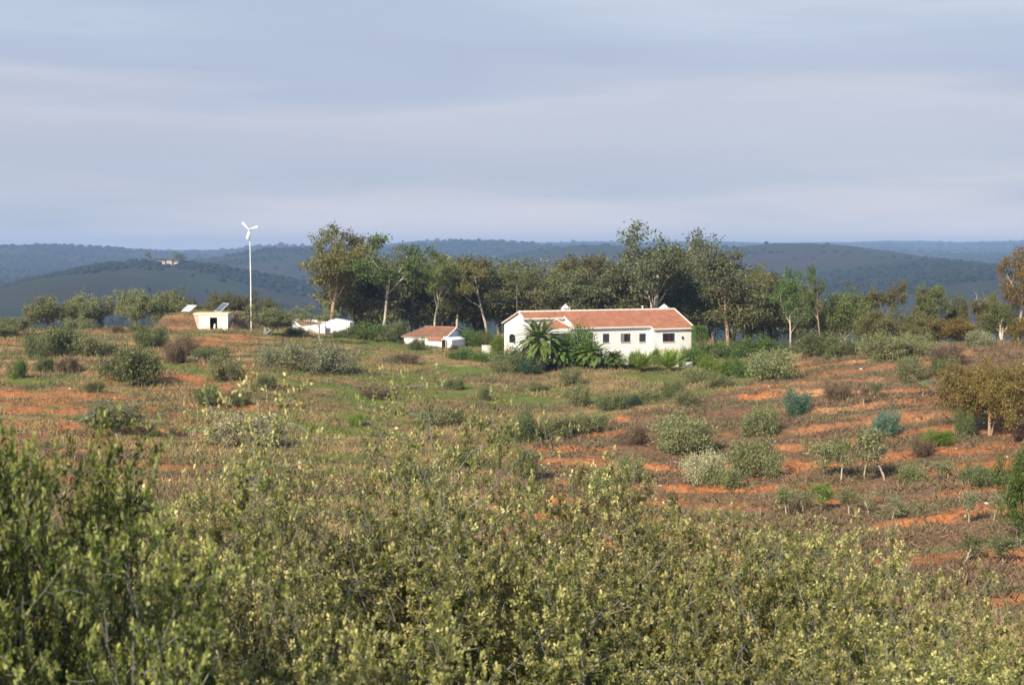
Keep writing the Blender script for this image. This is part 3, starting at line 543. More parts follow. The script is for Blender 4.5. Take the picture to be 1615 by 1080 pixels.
window(house, (979.7, 527), (993.2, 538.3), yB, [(0, .34, 'galv', 'shutter', 0), (.72, 1, 'shutter', 'shutter', 0)], 'window with its left shutter grey and half open')
window(house, (1009, 526.8), (1017.4, 538), yB, [(0, .5, 'shutter', 'shutter', 0), (.5, 1, 'shutter', 'shutter', 0)])
window(house, (1045.8, 526.3), (1063, 537.8), yC, [(.42, .72, 'curtain', 'curtain', -.012), (.86, 1, 'shutter', 'shutter', 0)], 'wide dark window with a red brown curtain')
a = rp(1076, 532, house, 1, yC); MB().box(a.x-.10, a.x+.10, yC-.16, yC, a.z-.18, a.z+.14).build('wall_lamp', M['shutter'], house)
a = rp(1024.5, 529.5, house, 1, yC); MB().box(a.x-.08, a.x+.08, yC-.1, yC, a.z-.1, a.z+.1).box(a.x-.02, a.x+.02, yC-.05, yC, a.z-2, a.z-.1).build('drain_pipe', M['trim'], house)
a = rp(803.5, 526, house, 0, 0); b = rp(813, 541, house, 0, 0)
pr = [(b.y, b.z), (a.y, b.z), (a.y, a.z-.35)]+[((a.y+b.y)/2+(a.y-b.y)/2*cos(t*pi/6), a.z-.35+.35*sin(t*pi/6)) for t in range(1, 6)]+[(b.y, a.z-.35)]
wi = extx(MB(), pr, -.035, .03).build('window', M['shutter'], house); wi['label'] = 'small arched window in the left end wall'
extx(MB(), [((p[0]-(a.y+b.y)/2)*.82+(a.y+b.y)/2, (p[1]-b.z)*.86+b.z+.1) for p in pr], -.05, -.036).build('pane', M['pane'], wi)
def chimney(px, ytop, wpx, lab):
    c = rp(px, 488, house, 1, .35); w_ = wpx/F*(200+c.x*.4)/2; top = rp(px, ytop, house, 1, .35).z; zb = ZR-.5; s1 = top-.55
    mb = MB().box(c.x-w_, c.x+w_, .35-w_*.8, .35+w_*.8, zb, s1)
    mb.box(c.x-w_-.07, c.x+w_+.07, .35-w_*.8-.07, .35+w_*.8+.07, s1+.002, s1+.08)
    ch = mb.build('chimney', M['white'], roof); ch['label'] = lab
    mb = MB(); rings = [(1.0, 0), (1.0, .10), (.86, .22), (.62, .34), (.34, .42), (.22, .44), (.20, .56), (.05, .60)]; k = 16
    for rr_, zz_ in rings:
        for j in range(k): mb.v.append((c.x+cos(2*pi*j/k)*w_*rr_, .35+sin(2*pi*j/k)*w_*.8*rr_, s1+.08+zz_*.8))
    for i in range(len(rings)-1):
        for j in range(k): mb.f.append((i*k+j, i*k+(j+1) % k, (i+1)*k+(j+1) % k, (i+1)*k+j))
    mb.f.append(tuple((len(rings)-1)*k+j for j in range(k))); mb.build('chimney_cap', M['white'], ch, smooth=False)
    for j in range(3): xx = c.x+(j-1)*w_*.55; MB().box(xx-.06, xx+.06, .35-w_*.8-.012, .35-w_*.8, s1-.32, s1-.06).build('smoke_slot', M['dark'], ch)
chimney(892, 479.6, 11, 'white domed chimney near the middle of the ridge'); chimney(1047.5, 479.3, 12.5, 'wider white domed chimney near the right end of the ridge')
a = rp(1013.3, 488, house, 1, .2); MB().tube([(a.x, .2, ZR-.2), (a.x, .2, ZR+.45)], [.09, .09], 8).box(a.x-.15, a.x+.15, .1, .3, ZR+.45, ZR+.52).build('vent_pipe', M['steel'], roof)
# porch in the corner of the recess
x1 = sA-.16; x0 = x1-3.6; y0, y1 = -4.25, -1.35; ze = rp(890, 518, house, 1, y0).z; xm, ym = (x0+x1)/2, (y0+y1)/2; zt = ze+1.15
pr_ = MB().add([(x0, y0, ze), (x1, y0, ze), (x1, y1, ze), (x0, y1, ze), (xm, ym, zt)], [(0, 1, 4), (1, 2, 4), (2, 3, 4), (3, 0, 4), (3, 2, 1, 0)]).build('porch_roof', M['tile'], house)
MB().tube([(x0, y0, ze), (xm, ym, zt), (x1, y0, ze)], [.08]*3, 6).build('hip_cap', M['trim'], pr_)
MB().box(x0-.05, x1, y0-.05, y1, ze-.62, ze-.003).build('porch_beam', M['white'], house)
for xx in (x0+.2, x1-.25): MB().box(xx-.16, xx+.16, y0, y0+.3, -.9, ze-.622).build('porch_column', M['white'], house)
MB().box(x0+.9, x1-.9, -1.39, -1.30, -.2, ze-.75).build('porch_shade', M['dark'], house)  # dark sheet standing in for the shaded opening under the porch
# television mast behind the roof
mz = g1(.66, 213); m_ = empty('roof_mast', (.66, 212.8, mz), label='thin bare mast rising behind the left end of the farmhouse roof', cat='mast')
ht = P(815, 449, 212.8).z-mz; MB().tube([(0, 0, -.3), (.02, 0, ht*.5), (0, 0, ht)], [.075, .06, .04], 8).build('pole', M['wood_pole'], m_)
MB().tube([(-.16, 0, ht-.25), (.16, 0, ht-.25)], [.02, .02], 5).build('aerial', M['galv'], m_)

# garden walls and terrace
def wallbox(name, px0, px1, top, d, mat, label, th=.3, rz=0., steps=None, cap=True):
    a = P(px0, top, d); b = P(px1, top, d); cx = (a.x+b.x)/2; z0 = min(g1(a.x, d), g1(b.x, d), g1(cx, d))-.4; hw = (b.x-a.x)/2/cos(rz)
    e = empty(name, (cx, d, z0), rz, label=label, cat='wall'); h = a.z-z0; mb = MB().box(-hw, hw, -th/2, th/2, 0, h)
    mb.build('masonry', M[mat], e)
    if cap: MB().box(-hw-.04, hw+.04, -th/2-.04, th/2+.04, h+.002, h+.07).build('coping', M['trim' if mat != 'cream' else 'cream'], e)
    return e
wallbox('terrace_wall', 936, 1024, 550, 192, 'white', 'white retaining wall of the terrace under the farmhouse windows')
wallbox('wall_pillar', 1023.5, 1033.5, 546.5, 191.2, 'white', 'tall white pillar at the right end of the terrace wall', th=.8)
wallbox('terrace_wall', 1034, 1086, 551.5, 196, 'cream', 'low cream wall in front of the right end of the farmhouse')
wallbox('garden_wall', 1060, 1070, 560, 189, 'cream', 'small cream block of wall behind the rightmost young palm', th=.6)
wallbox('garden_wall', 1077.5, 1091, 572, 186, 'whiteold', 'short low white wall right of the young palms', th=.9, rz=-.25)
wallbox('garden_pillar', 798.5, 803.5, 541, 196, 'cream', 'narrow cream gate pillar below the left end of the farmhouse', th=.45)
wallbox('garden_pillar', 824, 831, 541, 195.5, 'cream', 'cream gate pillar peeping out beside the tallest palm', th=.5)
wallbox('garden_wall', 760, 779, 545, 208, 'whiteold', 'low whitewashed wall between the small house and the farmhouse', th=.3, rz=.1)

# ------------------------------------------------------------------ the small white house
sh = empty('small_house', (0, 0, 0), R(-24), label='small white cottage with a weathered tile roof and a dark door', cat='cottage')
pR = P(720, 516.3, 221); BZs = -14.7; sh.location = (pR.x, pR.y, CZ+BZs)
zr = pR.z-CZ-BZs; Lr = 5.2; hf, hb = 3.1, 2.0; ks = .40          # ridge runs from x=0 to x=-Lr, front is -y
w_ = MB(); extx(w_, [(-hf+.25, -1), (hb-.2, -1), (hb-.2, zr-ks*(hb-.2)-.1), (0, zr-.1), (-hf+.25, zr-ks*(hf-.25)-.1)], -Lr+.1, -.2); w_.box(-Lr-1.9, -Lr+.099, -hf+.25, hb-.25, -1, zr-ks*hf-.12).build('wall', M['white'], sh)
xe = -Lr-2.4; ze = zr-ks*hf; zb = zr-ks*hb
s_ = MB(); s_.slab([(-Lr, 0, zr), (0, 0, zr), (0, -hf, ze), (xe, -hf, ze)], .1); s_.slab([(0, 0, zr), (-Lr, 0, zr), (xe, hb, zb-.3), (0, hb, zb)], .1); s_.slab([(-Lr, 0, zr), (xe, -hf, ze), (xe, hb, zb-.3)], .1)
ro = s_.build('roof', M['tileold'], sh)
MB().tube([(-Lr, 0, zr+.02), (0, 0, zr+.02)], [.11, .11], 6).build('ridge_cap', M['tile'], ro)
for k in range(26): pass
mb = MB()
for k in range(30): xx = xe+.15+k*(7.3/30); mb.box(xx, xx+.12, -hf-.03, -hf+.10, ze-.17, ze-.102)
mb.build('eave_course', M['trim'], ro)
MB().tube([(0.02, 0, zr-.02), (0.02, -hf, ze-.02)], [.1, .1], 6).tube([(0.02, 0, zr-.02), (0.02, hb, zb-.02)], [.1, .1], 6).build('verge', M['white'], ro)
# lean-to with the door, and the pale end annexe
xa, xb = -2.55, -.21; yf = -hf-1.05; zt = ze-.12
lt = MB(); extx(lt, [(yf, -1), (-hf+.249, -1), (-hf+.249, zt-.05), (yf, zt-.35)], xa, xb); lt.build('lean_to', M['white'], sh)
MB().slab([(xa-.12, -hf+.3, zt+.06), (xa-.12, yf-.18, zt-.26), (xb+.12, yf-.18, zt-.26), (xb+.12, -hf+.3, zt+.06)], .09).build('lean_to_roof', M['tile'], sh)
a = rp(697, 535.5, sh, 1, yf); b = rp(703, 547.5, sh, 1, yf); dr = MB().box(a.x, b.x, yf-.02, yf+.03, b.z, a.z).build('door', M['dark'], sh)
MB().box(a.x-.08, a.x, yf-.05, yf+.03, b.z, a.z).box(b.x, b.x+.08, yf-.05, yf+.03, b.z, a.z).box(a.x-.08, b.x+.08, yf-.05, yf+.03, a.z, a.z+.08).build('door_frame', M['trim'], dr)
an = MB().prism([(-.199, -1), (1.15, -1), (1.15, 1.9), (-.199, 2.4)], yf+.3, .6); an.build('annexe', M['white'], sh)

# ------------------------------------------------------------------ white walled outbuilding with a patch of tiles
wb = P(532, 503.5, 234); ob = empty('outbuilding', (wb.x, 234, CZ-13.4), R(-6), label='low white outbuilding with parapets round a patch of red tiles, behind a slim tree', cat='outbuilding')
def L(px, py, yl): v = rp(px, py, ob, 1, yl); return (v.x, v.z)
pts = [L(513.5, 526, 0), L(551.5, 526, 0), L(551.5, 508.5, 0), L(535, 505, 0), L(522.5, 503.2, 0), L(513.5, 507.5, 0)]
pts[0] = (pts[0][0], -.8); pts[1] = (pts[1][0], -.8)
MB().prism(pts, 0, 3.2).build('white_block', M['white'], ob)
a, b = L(456.5, 501.8, 3.0), L(513, 506, 3.0); MB().prism([(a[0], a[1]-.9), (b[0]-.05, b[1]-1.6), (b[0]-.05, b[1]), ((a[0]+b[0])/2, a[1]-.12), (a[0], a[1])], 2.9, 3.15).build('parapet', M['white'], ob)
a, b = L(475, 513.5, -1.2), L(513, 510, -1.2); MB().prism([(a[0], -.8), (b[0]-.05, -.8), (b[0]-.05, b[1]), (a[0], a[1]-.15)], -1.25, -1.0).build('front_wall', M['white'], ob)
a3, a0 = L(457, 502, 2.9), L(475, 514.5, -1.0)
MB().add([(a3[0], 2.9, a3[1]), (a0[0], -1.0, a0[1]-.15), (a0[0]+.25, -1.0, a0[1]-.15), (a3[0]+.25, 2.9, a3[1]), (a3[0], 2.9, a3[1]-.5), (a0[0], -1.0, -.8), (a0[0]+.25, -1.0, -.8), (a3[0]+.25, 2.9, a3[1]-.5)],
         [(0, 1, 2, 3), (7, 6, 5, 4), (0, 4, 5, 1), (1, 5, 6, 2), (2, 6, 7, 3), (3, 7, 4, 0)]).build('raking_wall', M['white'], ob)
b3, b0 = L(512, 508.5, 2.85), L(512, 513, -.95)
MB().slab([(a3[0]+.3, 2.85, a3[1]-.25), (a0[0]+.3, -.95, a0[1]-.3), (b0[0], -.95, b0[1]-.12), (b3[0], 2.85, b3[1]-.1)], .1).build('tiled_roof', M['tileold'], ob)

# ------------------------------------------------------------------ shed dug into the mound, solar panels, turbine
sd = P(335, 518, 226); sd = empty('shed', (sd.x, 226, CZ-11.75), 0, label='small flat-roofed white shed dug into the earth mound, its doorway open', cat='shed')
v = lambda px, py, yl=0.: (rp(px, py, sd, 1, yl).x, rp(px, py, sd, 1, yl).z)
xl, xr = v(313.5, 518)[0], v(359.5, 518)[0]; zt = v(330, 497)[1]; d0, d1 = v(331.5, 500.5)[0], v(341.8, 500.5)[0]; dz = v(335, 501.3)[1]
MB().box(xl, d0, 0, .25, -.6, zt).box(d1, xr, 0, .25, -.6, zt).box(d0, d1, 0, .25, dz, zt).box(xr-.25, xr, .252, 3.4, -.6, zt).box(xl, xl+.25, .252, 3.4, -.6, zt).box(xl, xr, 3.402, 3.6, -.6, zt).build('wall', M['whiteold'], sd)
MB().box(xl+.26, xr-.26, .26, 3.39, -.5, -.05).build('floor', M['pink'], sd)
MB().box(xl+.26, xr-.26, 3.2, 3.3, -.04, zt-.01).build('shade_sheet', M['dark'], sd)  # near-black sheet added so the shed interior reads as unlit
MB().add([(xl-.003, 0, -.6), (xl-.003, .25, -.6), (v(305.5, 496)[0], .25, zt), (v(305.5, 496)[0], 0, zt), (xl-.003, 0, zt), (xl-.003, .25, zt)], [(0, 3, 4), (1, 5, 2), (0, 1, 2, 3), (3, 2, 5, 4), (0, 4, 5, 1)]).build('wing_wall', M['pink'], sd)
MB().box(v(305.5, 495)[0]-.05, xr+.06, -.08, 3.7, zt+.003, v(330, 493.6)[1]).build('roof_slab', M['cream'], sd)
MB().box(d0-.05, d0, -.03, .2, .0, dz).box(d1, d1+.05, -.03, .2, .0, dz).box(d0-.05, d1+.05, -.03, .2, dz, dz+.06).build('door_frame', M['shutter'], sd)
xs = v(337.5, 515)[0]; can = empty('gas_bottle', (sd.location.x+xs, 226.6, CZ-11.75-.05), label='small white bottle-shaped object standing in the dark shed doorway', cat='bottle')
mb = MB(); k = 14; rg = [(.02, 0), (.17, 0), (.19, .05), (.19, .62), (.17, .72), (.10, .80), (.07, .83), (.07, .90), (.02, .91)]
for rr_, zz_ in rg:
    for j in range(k): mb.v.append((cos(2*pi*j/k)*rr_, sin(2*pi*j/k)*rr_, zz_))
for i in range(len(rg)-1):
    for j in range(k): mb.f.append((i*k+j, i*k+(j+1) % k, (i+1)*k+(j+1) % k, (i+1)*k+j))
mb.build('body', M['steel'], can, smooth=True); MB().tube([(0, 0, .9), (0, 0, .98)], [.03, .03], 8).box(-.07, .07, -.015, .015, .96, .99).build('valve', M['galv'], can)
def panel(px, py, d, rz, wd, ln, tilt, label, gm):
    p = P(px, py, d); g_ = g1(p.x, d); e = empty('solar_panel', (p.x, d, g_), rz, label=label, cat='solar panel', group='solar panels on the earth mound')
    z0 = p.z-g_-ln*sin(tilt)/2; T = Matrix.Translation((0, -ln*cos(tilt)/2, z0)) @ Matrix.Rotation(tilt, 4, 'X')
    def tb(nm, mat, boxes):
        mb = MB()
        for b_ in boxes: mb.box(*b_)
        mb.v = [tuple(T @ Vector(q)) for q in mb.v]; return mb.build(nm, M[mat], e)
    f = .05; tb('frame', 'steel', [(-wd/2, wd/2, 0, f, -.04, .04), (-wd/2, wd/2, ln-f, ln, -.04, .04), (-wd/2, -wd/2+f, f, ln-f, -.04, .04), (wd/2-f, wd/2, f, ln-f, -.04, .04)]+[(x_-.015, x_+.015, f, ln-f, .021, .03) for x_ in (-wd/6, wd/6)])
    tb('glass', gm, [(-wd/2+f, wd/2-f, f, ln-f, -.03, .02)])
    for sx_ in (-1, 1):
        MB().tube([(sx_*wd*.38, -ln*cos(tilt)/2+.1, -.2), (sx_*wd*.38, -ln*cos(tilt)/2+.1, z0+.05)], [.03, .03], 6).build('leg', M['galv'], e)
        MB().tube([(sx_*wd*.38, ln*cos(tilt)/2-.1, -.2), (sx_*wd*.38, ln*cos(tilt)/2-.1, z0+ln*sin(tilt)-.08)], [.03, .03], 6).build('leg', M['galv'], e)
M['cellpale'] = plain('painted_glare_glass', (.42, .46, .50), .12, .05, 3, spec=.8)  # pale base colour paints in the reflected sky on this panel
panel(298, 486.2, 231, R(-42), 2.2, 1.55, R(36), 'pale reflecting solar panel left of the shed roof', 'cellpale')
panel(349.5, 485, 231, R(-52), 1.9, 1.95, R(40), 'dark blue-grey solar panel above the shed roof', 'cell')
tb_ = P(396, 500, 232); tg = g1(tb_.x, 232); tur = empty('wind_turbine', (tb_.x, 232, tg), label='slender white wind turbine with three blades on a tall pole', cat='wind turbine')
hb_ = P(394.3, 362.2, 232); hz = hb_.z-tg
MB().tube([(0, 0, -.3), (0, 0, hz*.5), (-.08, 0, hz-.15)], [.10, .085, .065], 10).build('tower', M['steel'], tur)
for q_, r_ in ((.3, .17), (.62, .15)): MB().tube([(0, 0, hz*q_), (0, 0, hz*q_+.12)], [r_, r_], 10).build('tower_joint', M['steel'], tur)
na = MB().tube([(-.12, -.45, hz), (-.12, .0, hz), (-.12, .55, hz)], [.08, .15, .07], 10).build('nacelle', M['steel'], tur)
MB().tube([(-.12, .5, hz), (-.12, 1.3, hz)], [.03, .03], 6).box(-.135, -.105, 1.2, 1.75, hz-.28, hz+.35).build('tail', M['steel'], na)
MB().tube([(-.12, -.62, hz), (-.12, -.52, hz), (-.12, -.40, hz)], [.03, .12, .15], 10).build('hub', M['steel'], tur)
for (dx, dz_) in ((-10.5, 11.5), (14, 4.8), (-3.2, -14.2)):
    u_ = Vector((dx, 0, dz_)).normalized(); wv_ = Vector((-u_.z, 0, u_.x)); ln = 1.42; vs = []
    for t, c_, th in ((.06, .06, .03), (.25, .085, .03), (.6, .13, .022), (.97, .17, .012), (1, .15, .008)):
        q = Vector((-.12, -.5, hz))+u_*ln*t; tw = Vector((0, -.35*(1-t)-.08, 0)); ax = (wv_+tw).normalized(); nn = ax.cross(u_)
        vs += [q-ax*c_, q+nn*th, q+ax*c_, q-nn*th]
    fs = [(i*4+j, i*4+(j+1) % 4, i*4+4+(j+1) % 4, i*4+4+j) for i in range(4) for j in range(4)]+[(3, 2, 1, 0), (16, 17, 18, 19)]
    MB().add(vs, fs).build('blade', M['steel'], tur)

# ------------------------------------------------------------------ the farm on a far hill
fx = (262-807.5)/F*2200; fz = g1(fx, 2200)
fh = empty('distant_farmhouse', (fx, 2200, fz), 0, label='tiny pale farm buildings on the distant hill between two dark trees', cat='farmhouse')
for (x0, x1, h, yy_) in ((-26, -20, 3.2, 0), (-17, -2, 4.2, 4), (1, 9, 5.0, 0), (11, 17, 3.4, 3)):
    MB().box(x0, x1, yy_, yy_+7, -3, h).build('wall', M['pink'], fh)
    MB().prism([(x0-.4, h+.01), (x1+.4, h+.01), (x1-1, h+1.8), (x0+1, h+1.8)], yy_-.4, yy_+7.4).build('roof', M['tileold'], fh)

# ------------------------------------------------------------------ vegetation, one thing at a time
EUC = 'eucalyptus_tree'
def grove(rows, group):
    for (key, px, top, d, w_, leaf, bark, label) in rows:
        if key == 'multi' and px > 1300: key = 'olive'
        if key == 'multi' and d > 232: top, w_ = top-16, w_*1.3
        elif d > 232: w_ *= 1.12
        plant_px(key, EUC, px, top, d, w_, leaf, bark, label, 'tree', group, vi={1030: 0, 1150: 3, 1092: 1}.get(px))
G1 = 'eucalyptus trees of the grove behind the buildings'
grove([
 # left end of the grove
 ('euc', 520, 364, 240, 98, 'l_eucgold', 'bark_pink', 'tall golden-green eucalyptus with a forked trunk, first of the grove behind the white outbuilding'),
 ('euc', 553, 358, 252, 62, 'l_eucrust', 'bark_white', 'thin rusty eucalyptus whose top pokes up between the golden and the round-headed tree'),
 ('umb', 603, 373, 238, 100, 'l_eucgreen', 'bark_white', 'round-headed green eucalyptus on a bare white trunk left of the small cottage'),
 ('multi', 570, 425, 256, 75, 'l_eucdark', 'bark_grey', 'dark eucalyptus filling the gap behind the round-headed green tree'),
 ('multi', 628, 418, 262, 75, 'l_eucdark', 'bark_grey', 'dark low eucalyptus right of the round-headed green tree'),
 ('euc', 648, 402, 258, 60, 'l_eucgreen', 'bark_grey', 'dark green eucalyptus right behind the round-headed tree'),
 ('umb', 684, 403, 248, 70, 'l_euc', 'bark_white', 'olive eucalyptus with a leaning white trunk just above the cottage roof'),
 ('umb', 722, 404, 254, 78, 'l_eucrust', 'bark_white', 'rusty olive eucalyptus with slanting pale limbs above the right end of the cottage'),
 ('umb', 768, 406, 250, 84, 'l_eucgold', 'bark_white', 'golden-crowned eucalyptus midway between the cottage and the farmhouse'),
 ('multi', 702, 440, 262, 84, 'l_eucdark', 'bark_grey', 'dark eucalyptus understorey tree behind the cottage chimneyless ridge'),
 ('multi', 745, 446, 260, 80, 'l_eucdark', 'bark_grey', 'shaded eucalyptus behind the cottage and its dark green shrub'),
 ('euc', 800, 416, 262, 62, 'l_euc', 'bark_grey', 'dull eucalyptus left of the thin roof mast'),
 ('euc', 826, 424, 268, 54, 'l_eucgrey', 'bark_grey', 'grey eucalyptus right behind the thin roof mast'),
 ('multi', 790, 452, 252, 80, 'l_eucrust', 'bark_grey', 'brownish low eucalyptus between the mast and the golden crown'),
 ('multi', 590, 428, 282, 90, 'l_eucdark', 'bark_grey', 'far dark eucalyptus seen through the bare trunk of the round-headed tree'),
 ('multi', 650, 425, 284, 90, 'l_eucdark', 'bark_grey', 'far dark eucalyptus over the left end of the cottage roof'), ('multi', 708, 424, 286, 90, 'l_eucdark', 'bark_grey', 'far dark eucalyptus straight above the cottage ridge'),
 ('multi', 762, 426, 284, 90, 'l_eucdark', 'bark_grey', 'far dark eucalyptus behind the golden crown left of the farmhouse'), ('multi', 815, 434, 286, 90, 'l_eucdark', 'bark_grey', 'far dark eucalyptus in line with the roof mast'),
 ('multi', 870, 434, 284, 90, 'l_eucdark', 'bark_grey', 'far dark eucalyptus left of the middle chimney'), ('multi', 925, 434, 286, 90, 'l_eucdark', 'bark_grey', 'far dark eucalyptus over the first farmhouse window'), ('multi', 975, 428, 284, 90, 'l_eucdark', 'bark_grey', 'far dark eucalyptus over the middle farmhouse window'),
 ('multi', 1064, 428, 286, 90, 'l_eucdark', 'bark_grey', 'far dark eucalyptus over the wide farmhouse window'), ('multi', 1110, 432, 284, 90, 'l_eucdark', 'bark_grey', 'far dark eucalyptus behind the clipped hedge'), ('multi', 1160, 440, 280, 90, 'l_eucdark', 'bark_grey', 'far dark eucalyptus behind the big garden shrub'),
 ('multi', 1215, 452, 270, 90, 'l_eucdark', 'bark_grey', 'far dark eucalyptus left of the straight white trunk'), ('multi', 1265, 470, 262, 80, 'l_eucdark', 'bark_grey', 'far dark eucalyptus right of the straight white trunk'),
 # behind the farmhouse
 ('umb', 852, 426, 256, 66, 'l_eucrust', 'bark_grey', 'brown-topped eucalyptus behind the left end of the farmhouse roof'),
 ('euc', 880, 424, 266, 60, 'l_euc', 'bark_grey', 'olive eucalyptus rising behind the middle chimney'),
 ('euc', 908, 403, 272, 64, 'l_eucgold', 'bark_grey', 'taller gold-green eucalyptus right of the middle chimney'),
 ('multi', 894, 448, 250, 90, 'l_eucrust', 'bark_grey', 'rusty low eucalyptus directly above the middle chimney'),
 ('euc', 938, 406, 270, 58, 'l_euc', 'bark_grey', 'second tall olive eucalyptus right of the middle chimney'),
 ('umb', 964, 402, 262, 66, 'l_eucrust', 'bark_grey', 'rust-brown eucalyptus left of the tallest tree behind the farmhouse'),
 ('multi', 942, 444, 250, 84, 'l_eucdark', 'bark_grey', 'dark low eucalyptus above the centre of the farmhouse roof'),
 ('multi', 984, 438, 254, 74, 'l_eucrust', 'bark_grey', 'brownish eucalyptus tucked under the left side of the tallest tree'),
 ('euc', 1030, 357, 238, 140, 'l_eucgrey', 'bark_white', 'tallest grey-green eucalyptus with white limbs behind the right half of the farmhouse'),
 ('umb', 1066, 392, 248, 64, 'l_eucgrey', 'bark_white', 'grey-green eucalyptus leaning on the right side of the tallest tree'),
 ('multi', 1028, 446, 256, 90, 'l_eucdark', 'bark_grey', 'dark eucalyptus below the tallest tree, over the roof vent'),
 ('umb', 1092, 412, 262, 60, 'l_euc', 'bark_grey', 'olive eucalyptus above the right corner of the farmhouse roof'),
 ('multi', 1082, 452, 246, 80, 'l_eucdark', 'bark_grey', 'dark low eucalyptus right of the right-hand chimney'),
 ('euc', 1150, 369, 232, 72, 'l_eucgrey', 'bark_pink', 'tall slim eucalyptus with a reddish trunk right of the farmhouse and its hedge'),
 ('umb', 1120, 424, 256, 62, 'l_eucrust', 'bark_grey', 'rusty eucalyptus left of the tall slim one'),
 ('multi', 1130, 455, 246, 80, 'l_eucdark', 'bark_grey', 'low shaded eucalyptus at the foot of the tall slim tree'),
 ('euc', 1184, 418, 244, 56, 'l_euc', 'bark_grey', 'olive eucalyptus just right of the tall slim tree'),
 ('multi', 1176, 452, 236, 66, 'l_eucrust', 'bark_grey', 'rusty low eucalyptus right of the tall slim tree'),
 # right of the farmhouse
 ('euc', 1222, 432, 236, 44, 'l_eucrust', 'bark_white', 'sparse rusty eucalyptus left of the light green white-trunked one'),
 ('euc', 1248, 424, 222, 62, 'l_eucgreen', 'bark_white', 'light green eucalyptus on a straight white trunk right of the garden'),
 ('multi', 1210, 466, 240, 70, 'l_eucdark', 'bark_grey', 'brown shaded eucalyptus behind the garden shrubs right of the farmhouse'),
 ('umb', 1296, 420, 218, 46, 'l_eucgreen', 'bark_pink', 'umbrella-topped eucalyptus with a bare reddish trunk standing clear of its neighbours'),
 ('multi', 1272, 478, 236, 60, 'l_eucrust', 'bark_grey', 'rusty bushy eucalyptus between the light green tree and the umbrella-topped one'),
 ('multi', 1330, 464, 222, 66, 'l_euc', 'bark_grey', 'olive bushy eucalyptus right of the umbrella-topped one'),
 ('euc', 1356, 450, 226, 52, 'l_euc', 'bark_grey', 'olive eucalyptus in the dip right of the umbrella-topped tree'),
 ('umb', 1396, 443, 224, 62, 'l_eucgold', 'bark_grey', 'flat-topped dark and gold eucalyptus against the blue hills'),
 ('multi', 1384, 488, 214, 66, 'l_eucgold', 'bark_grey', 'bushy gold-green eucalyptus below the flat-topped one'),
 ('multi', 1432, 492, 212, 66, 'l_eucgold', 'bark_grey', 'bushy yellowish eucalyptus right of the flat-topped one'),
 ('euc', 1462, 450, 222, 42, 'l_euc', 'bark_pink', 'thin-topped eucalyptus with a pinkish trunk left of the round olive crown'),
 ('umb', 1488, 460, 220, 58, 'l_eucgrey', 'bark_grey', 'round olive-grey crown standing against the dark blue valley'),
 ('multi', 1512, 468, 224, 40, 'l_eucrust', 'bark_grey', 'small rusty eucalyptus right of the round olive-grey crown'),
 ('multi', 1475, 502, 204, 80, 'l_eucgold', 'bark_grey', 'broad yellow-brown eucalyptus bush on the ridge under the round crown'),
 ('multi', 1524, 500, 202, 74, 'l_eucorange', 'bark_white', 'orange-tinged eucalyptus bush left of the tree with bare twigs'),
 ('euc', 1553, 462, 204, 54, 'l_eucgold', 'bark_white', 'golden eucalyptus with bare pale twigs at its top near the right edge'),
 ('multi', 1580, 474, 198, 58, 'l_euc', 'bark_white', 'olive eucalyptus with a leaning white trunk near the right edge'),
 ('euc', 1608, 392, 190, 64, 'l_reddish', 'bark_white', 'tall rust-leaved eucalyptus with white branches at the right edge'),
 ('multi', 1622, 500, 178, 66, 'l_eucorange', 'bark_white', 'low orange-leaved eucalyptus at the right edge on the ridge'),
], G1)
# bare twigs on the golden one
t = P(1550, 452, 204); zt_ = t.z; gx = g1(t.x, 204)
e = empty('dead_tree', (t.x, 203.5, gx), label='bare pale twigs sticking up out of the golden eucalyptus near the right edge', cat='tree')
rng = random.Random(3); hh = zt_-gx
b = skeleton(rng, [dict(len=hh*.62, r=.12, ang=3, wob=.05, up=.05, seg=5), dict(n=8, len=.55, ang=26, lo=.5, wob=.08, up=.12, seg=4, r=.4), dict(n=3, len=.5, ang=25, lo=.3, wob=.1, up=.1, seg=3, r=.6)])
link('trunk', bark_mesh(b, 'trunk', M['bark_white']), e)
e = empty('dead_tree', tuple(P(707.0-3, 546, 219)[:2])+(g1(P(704, 546, 219).x, 219),), label='small bare whitish tree left of the cottage roof', cat='tree')
e.location = (P(641, 530, 224).x, 224, g1(P(641, 530, 224).x, 224))
b = skeleton(rng, [dict(n=3, len=1.5, r=.07, ang=16, wob=.08, up=.05, seg=4, base=.1), dict(n=5, len=.6, ang=30, lo=.3, wob=.1, up=.1, seg=3, r=.5), dict(n=3, len=.5, ang=30, lo=.3, wob=.1, up=.1, seg=3, r=.6)])
link('trunk', bark_mesh(b, 'trunk', M['bark_white']), e)

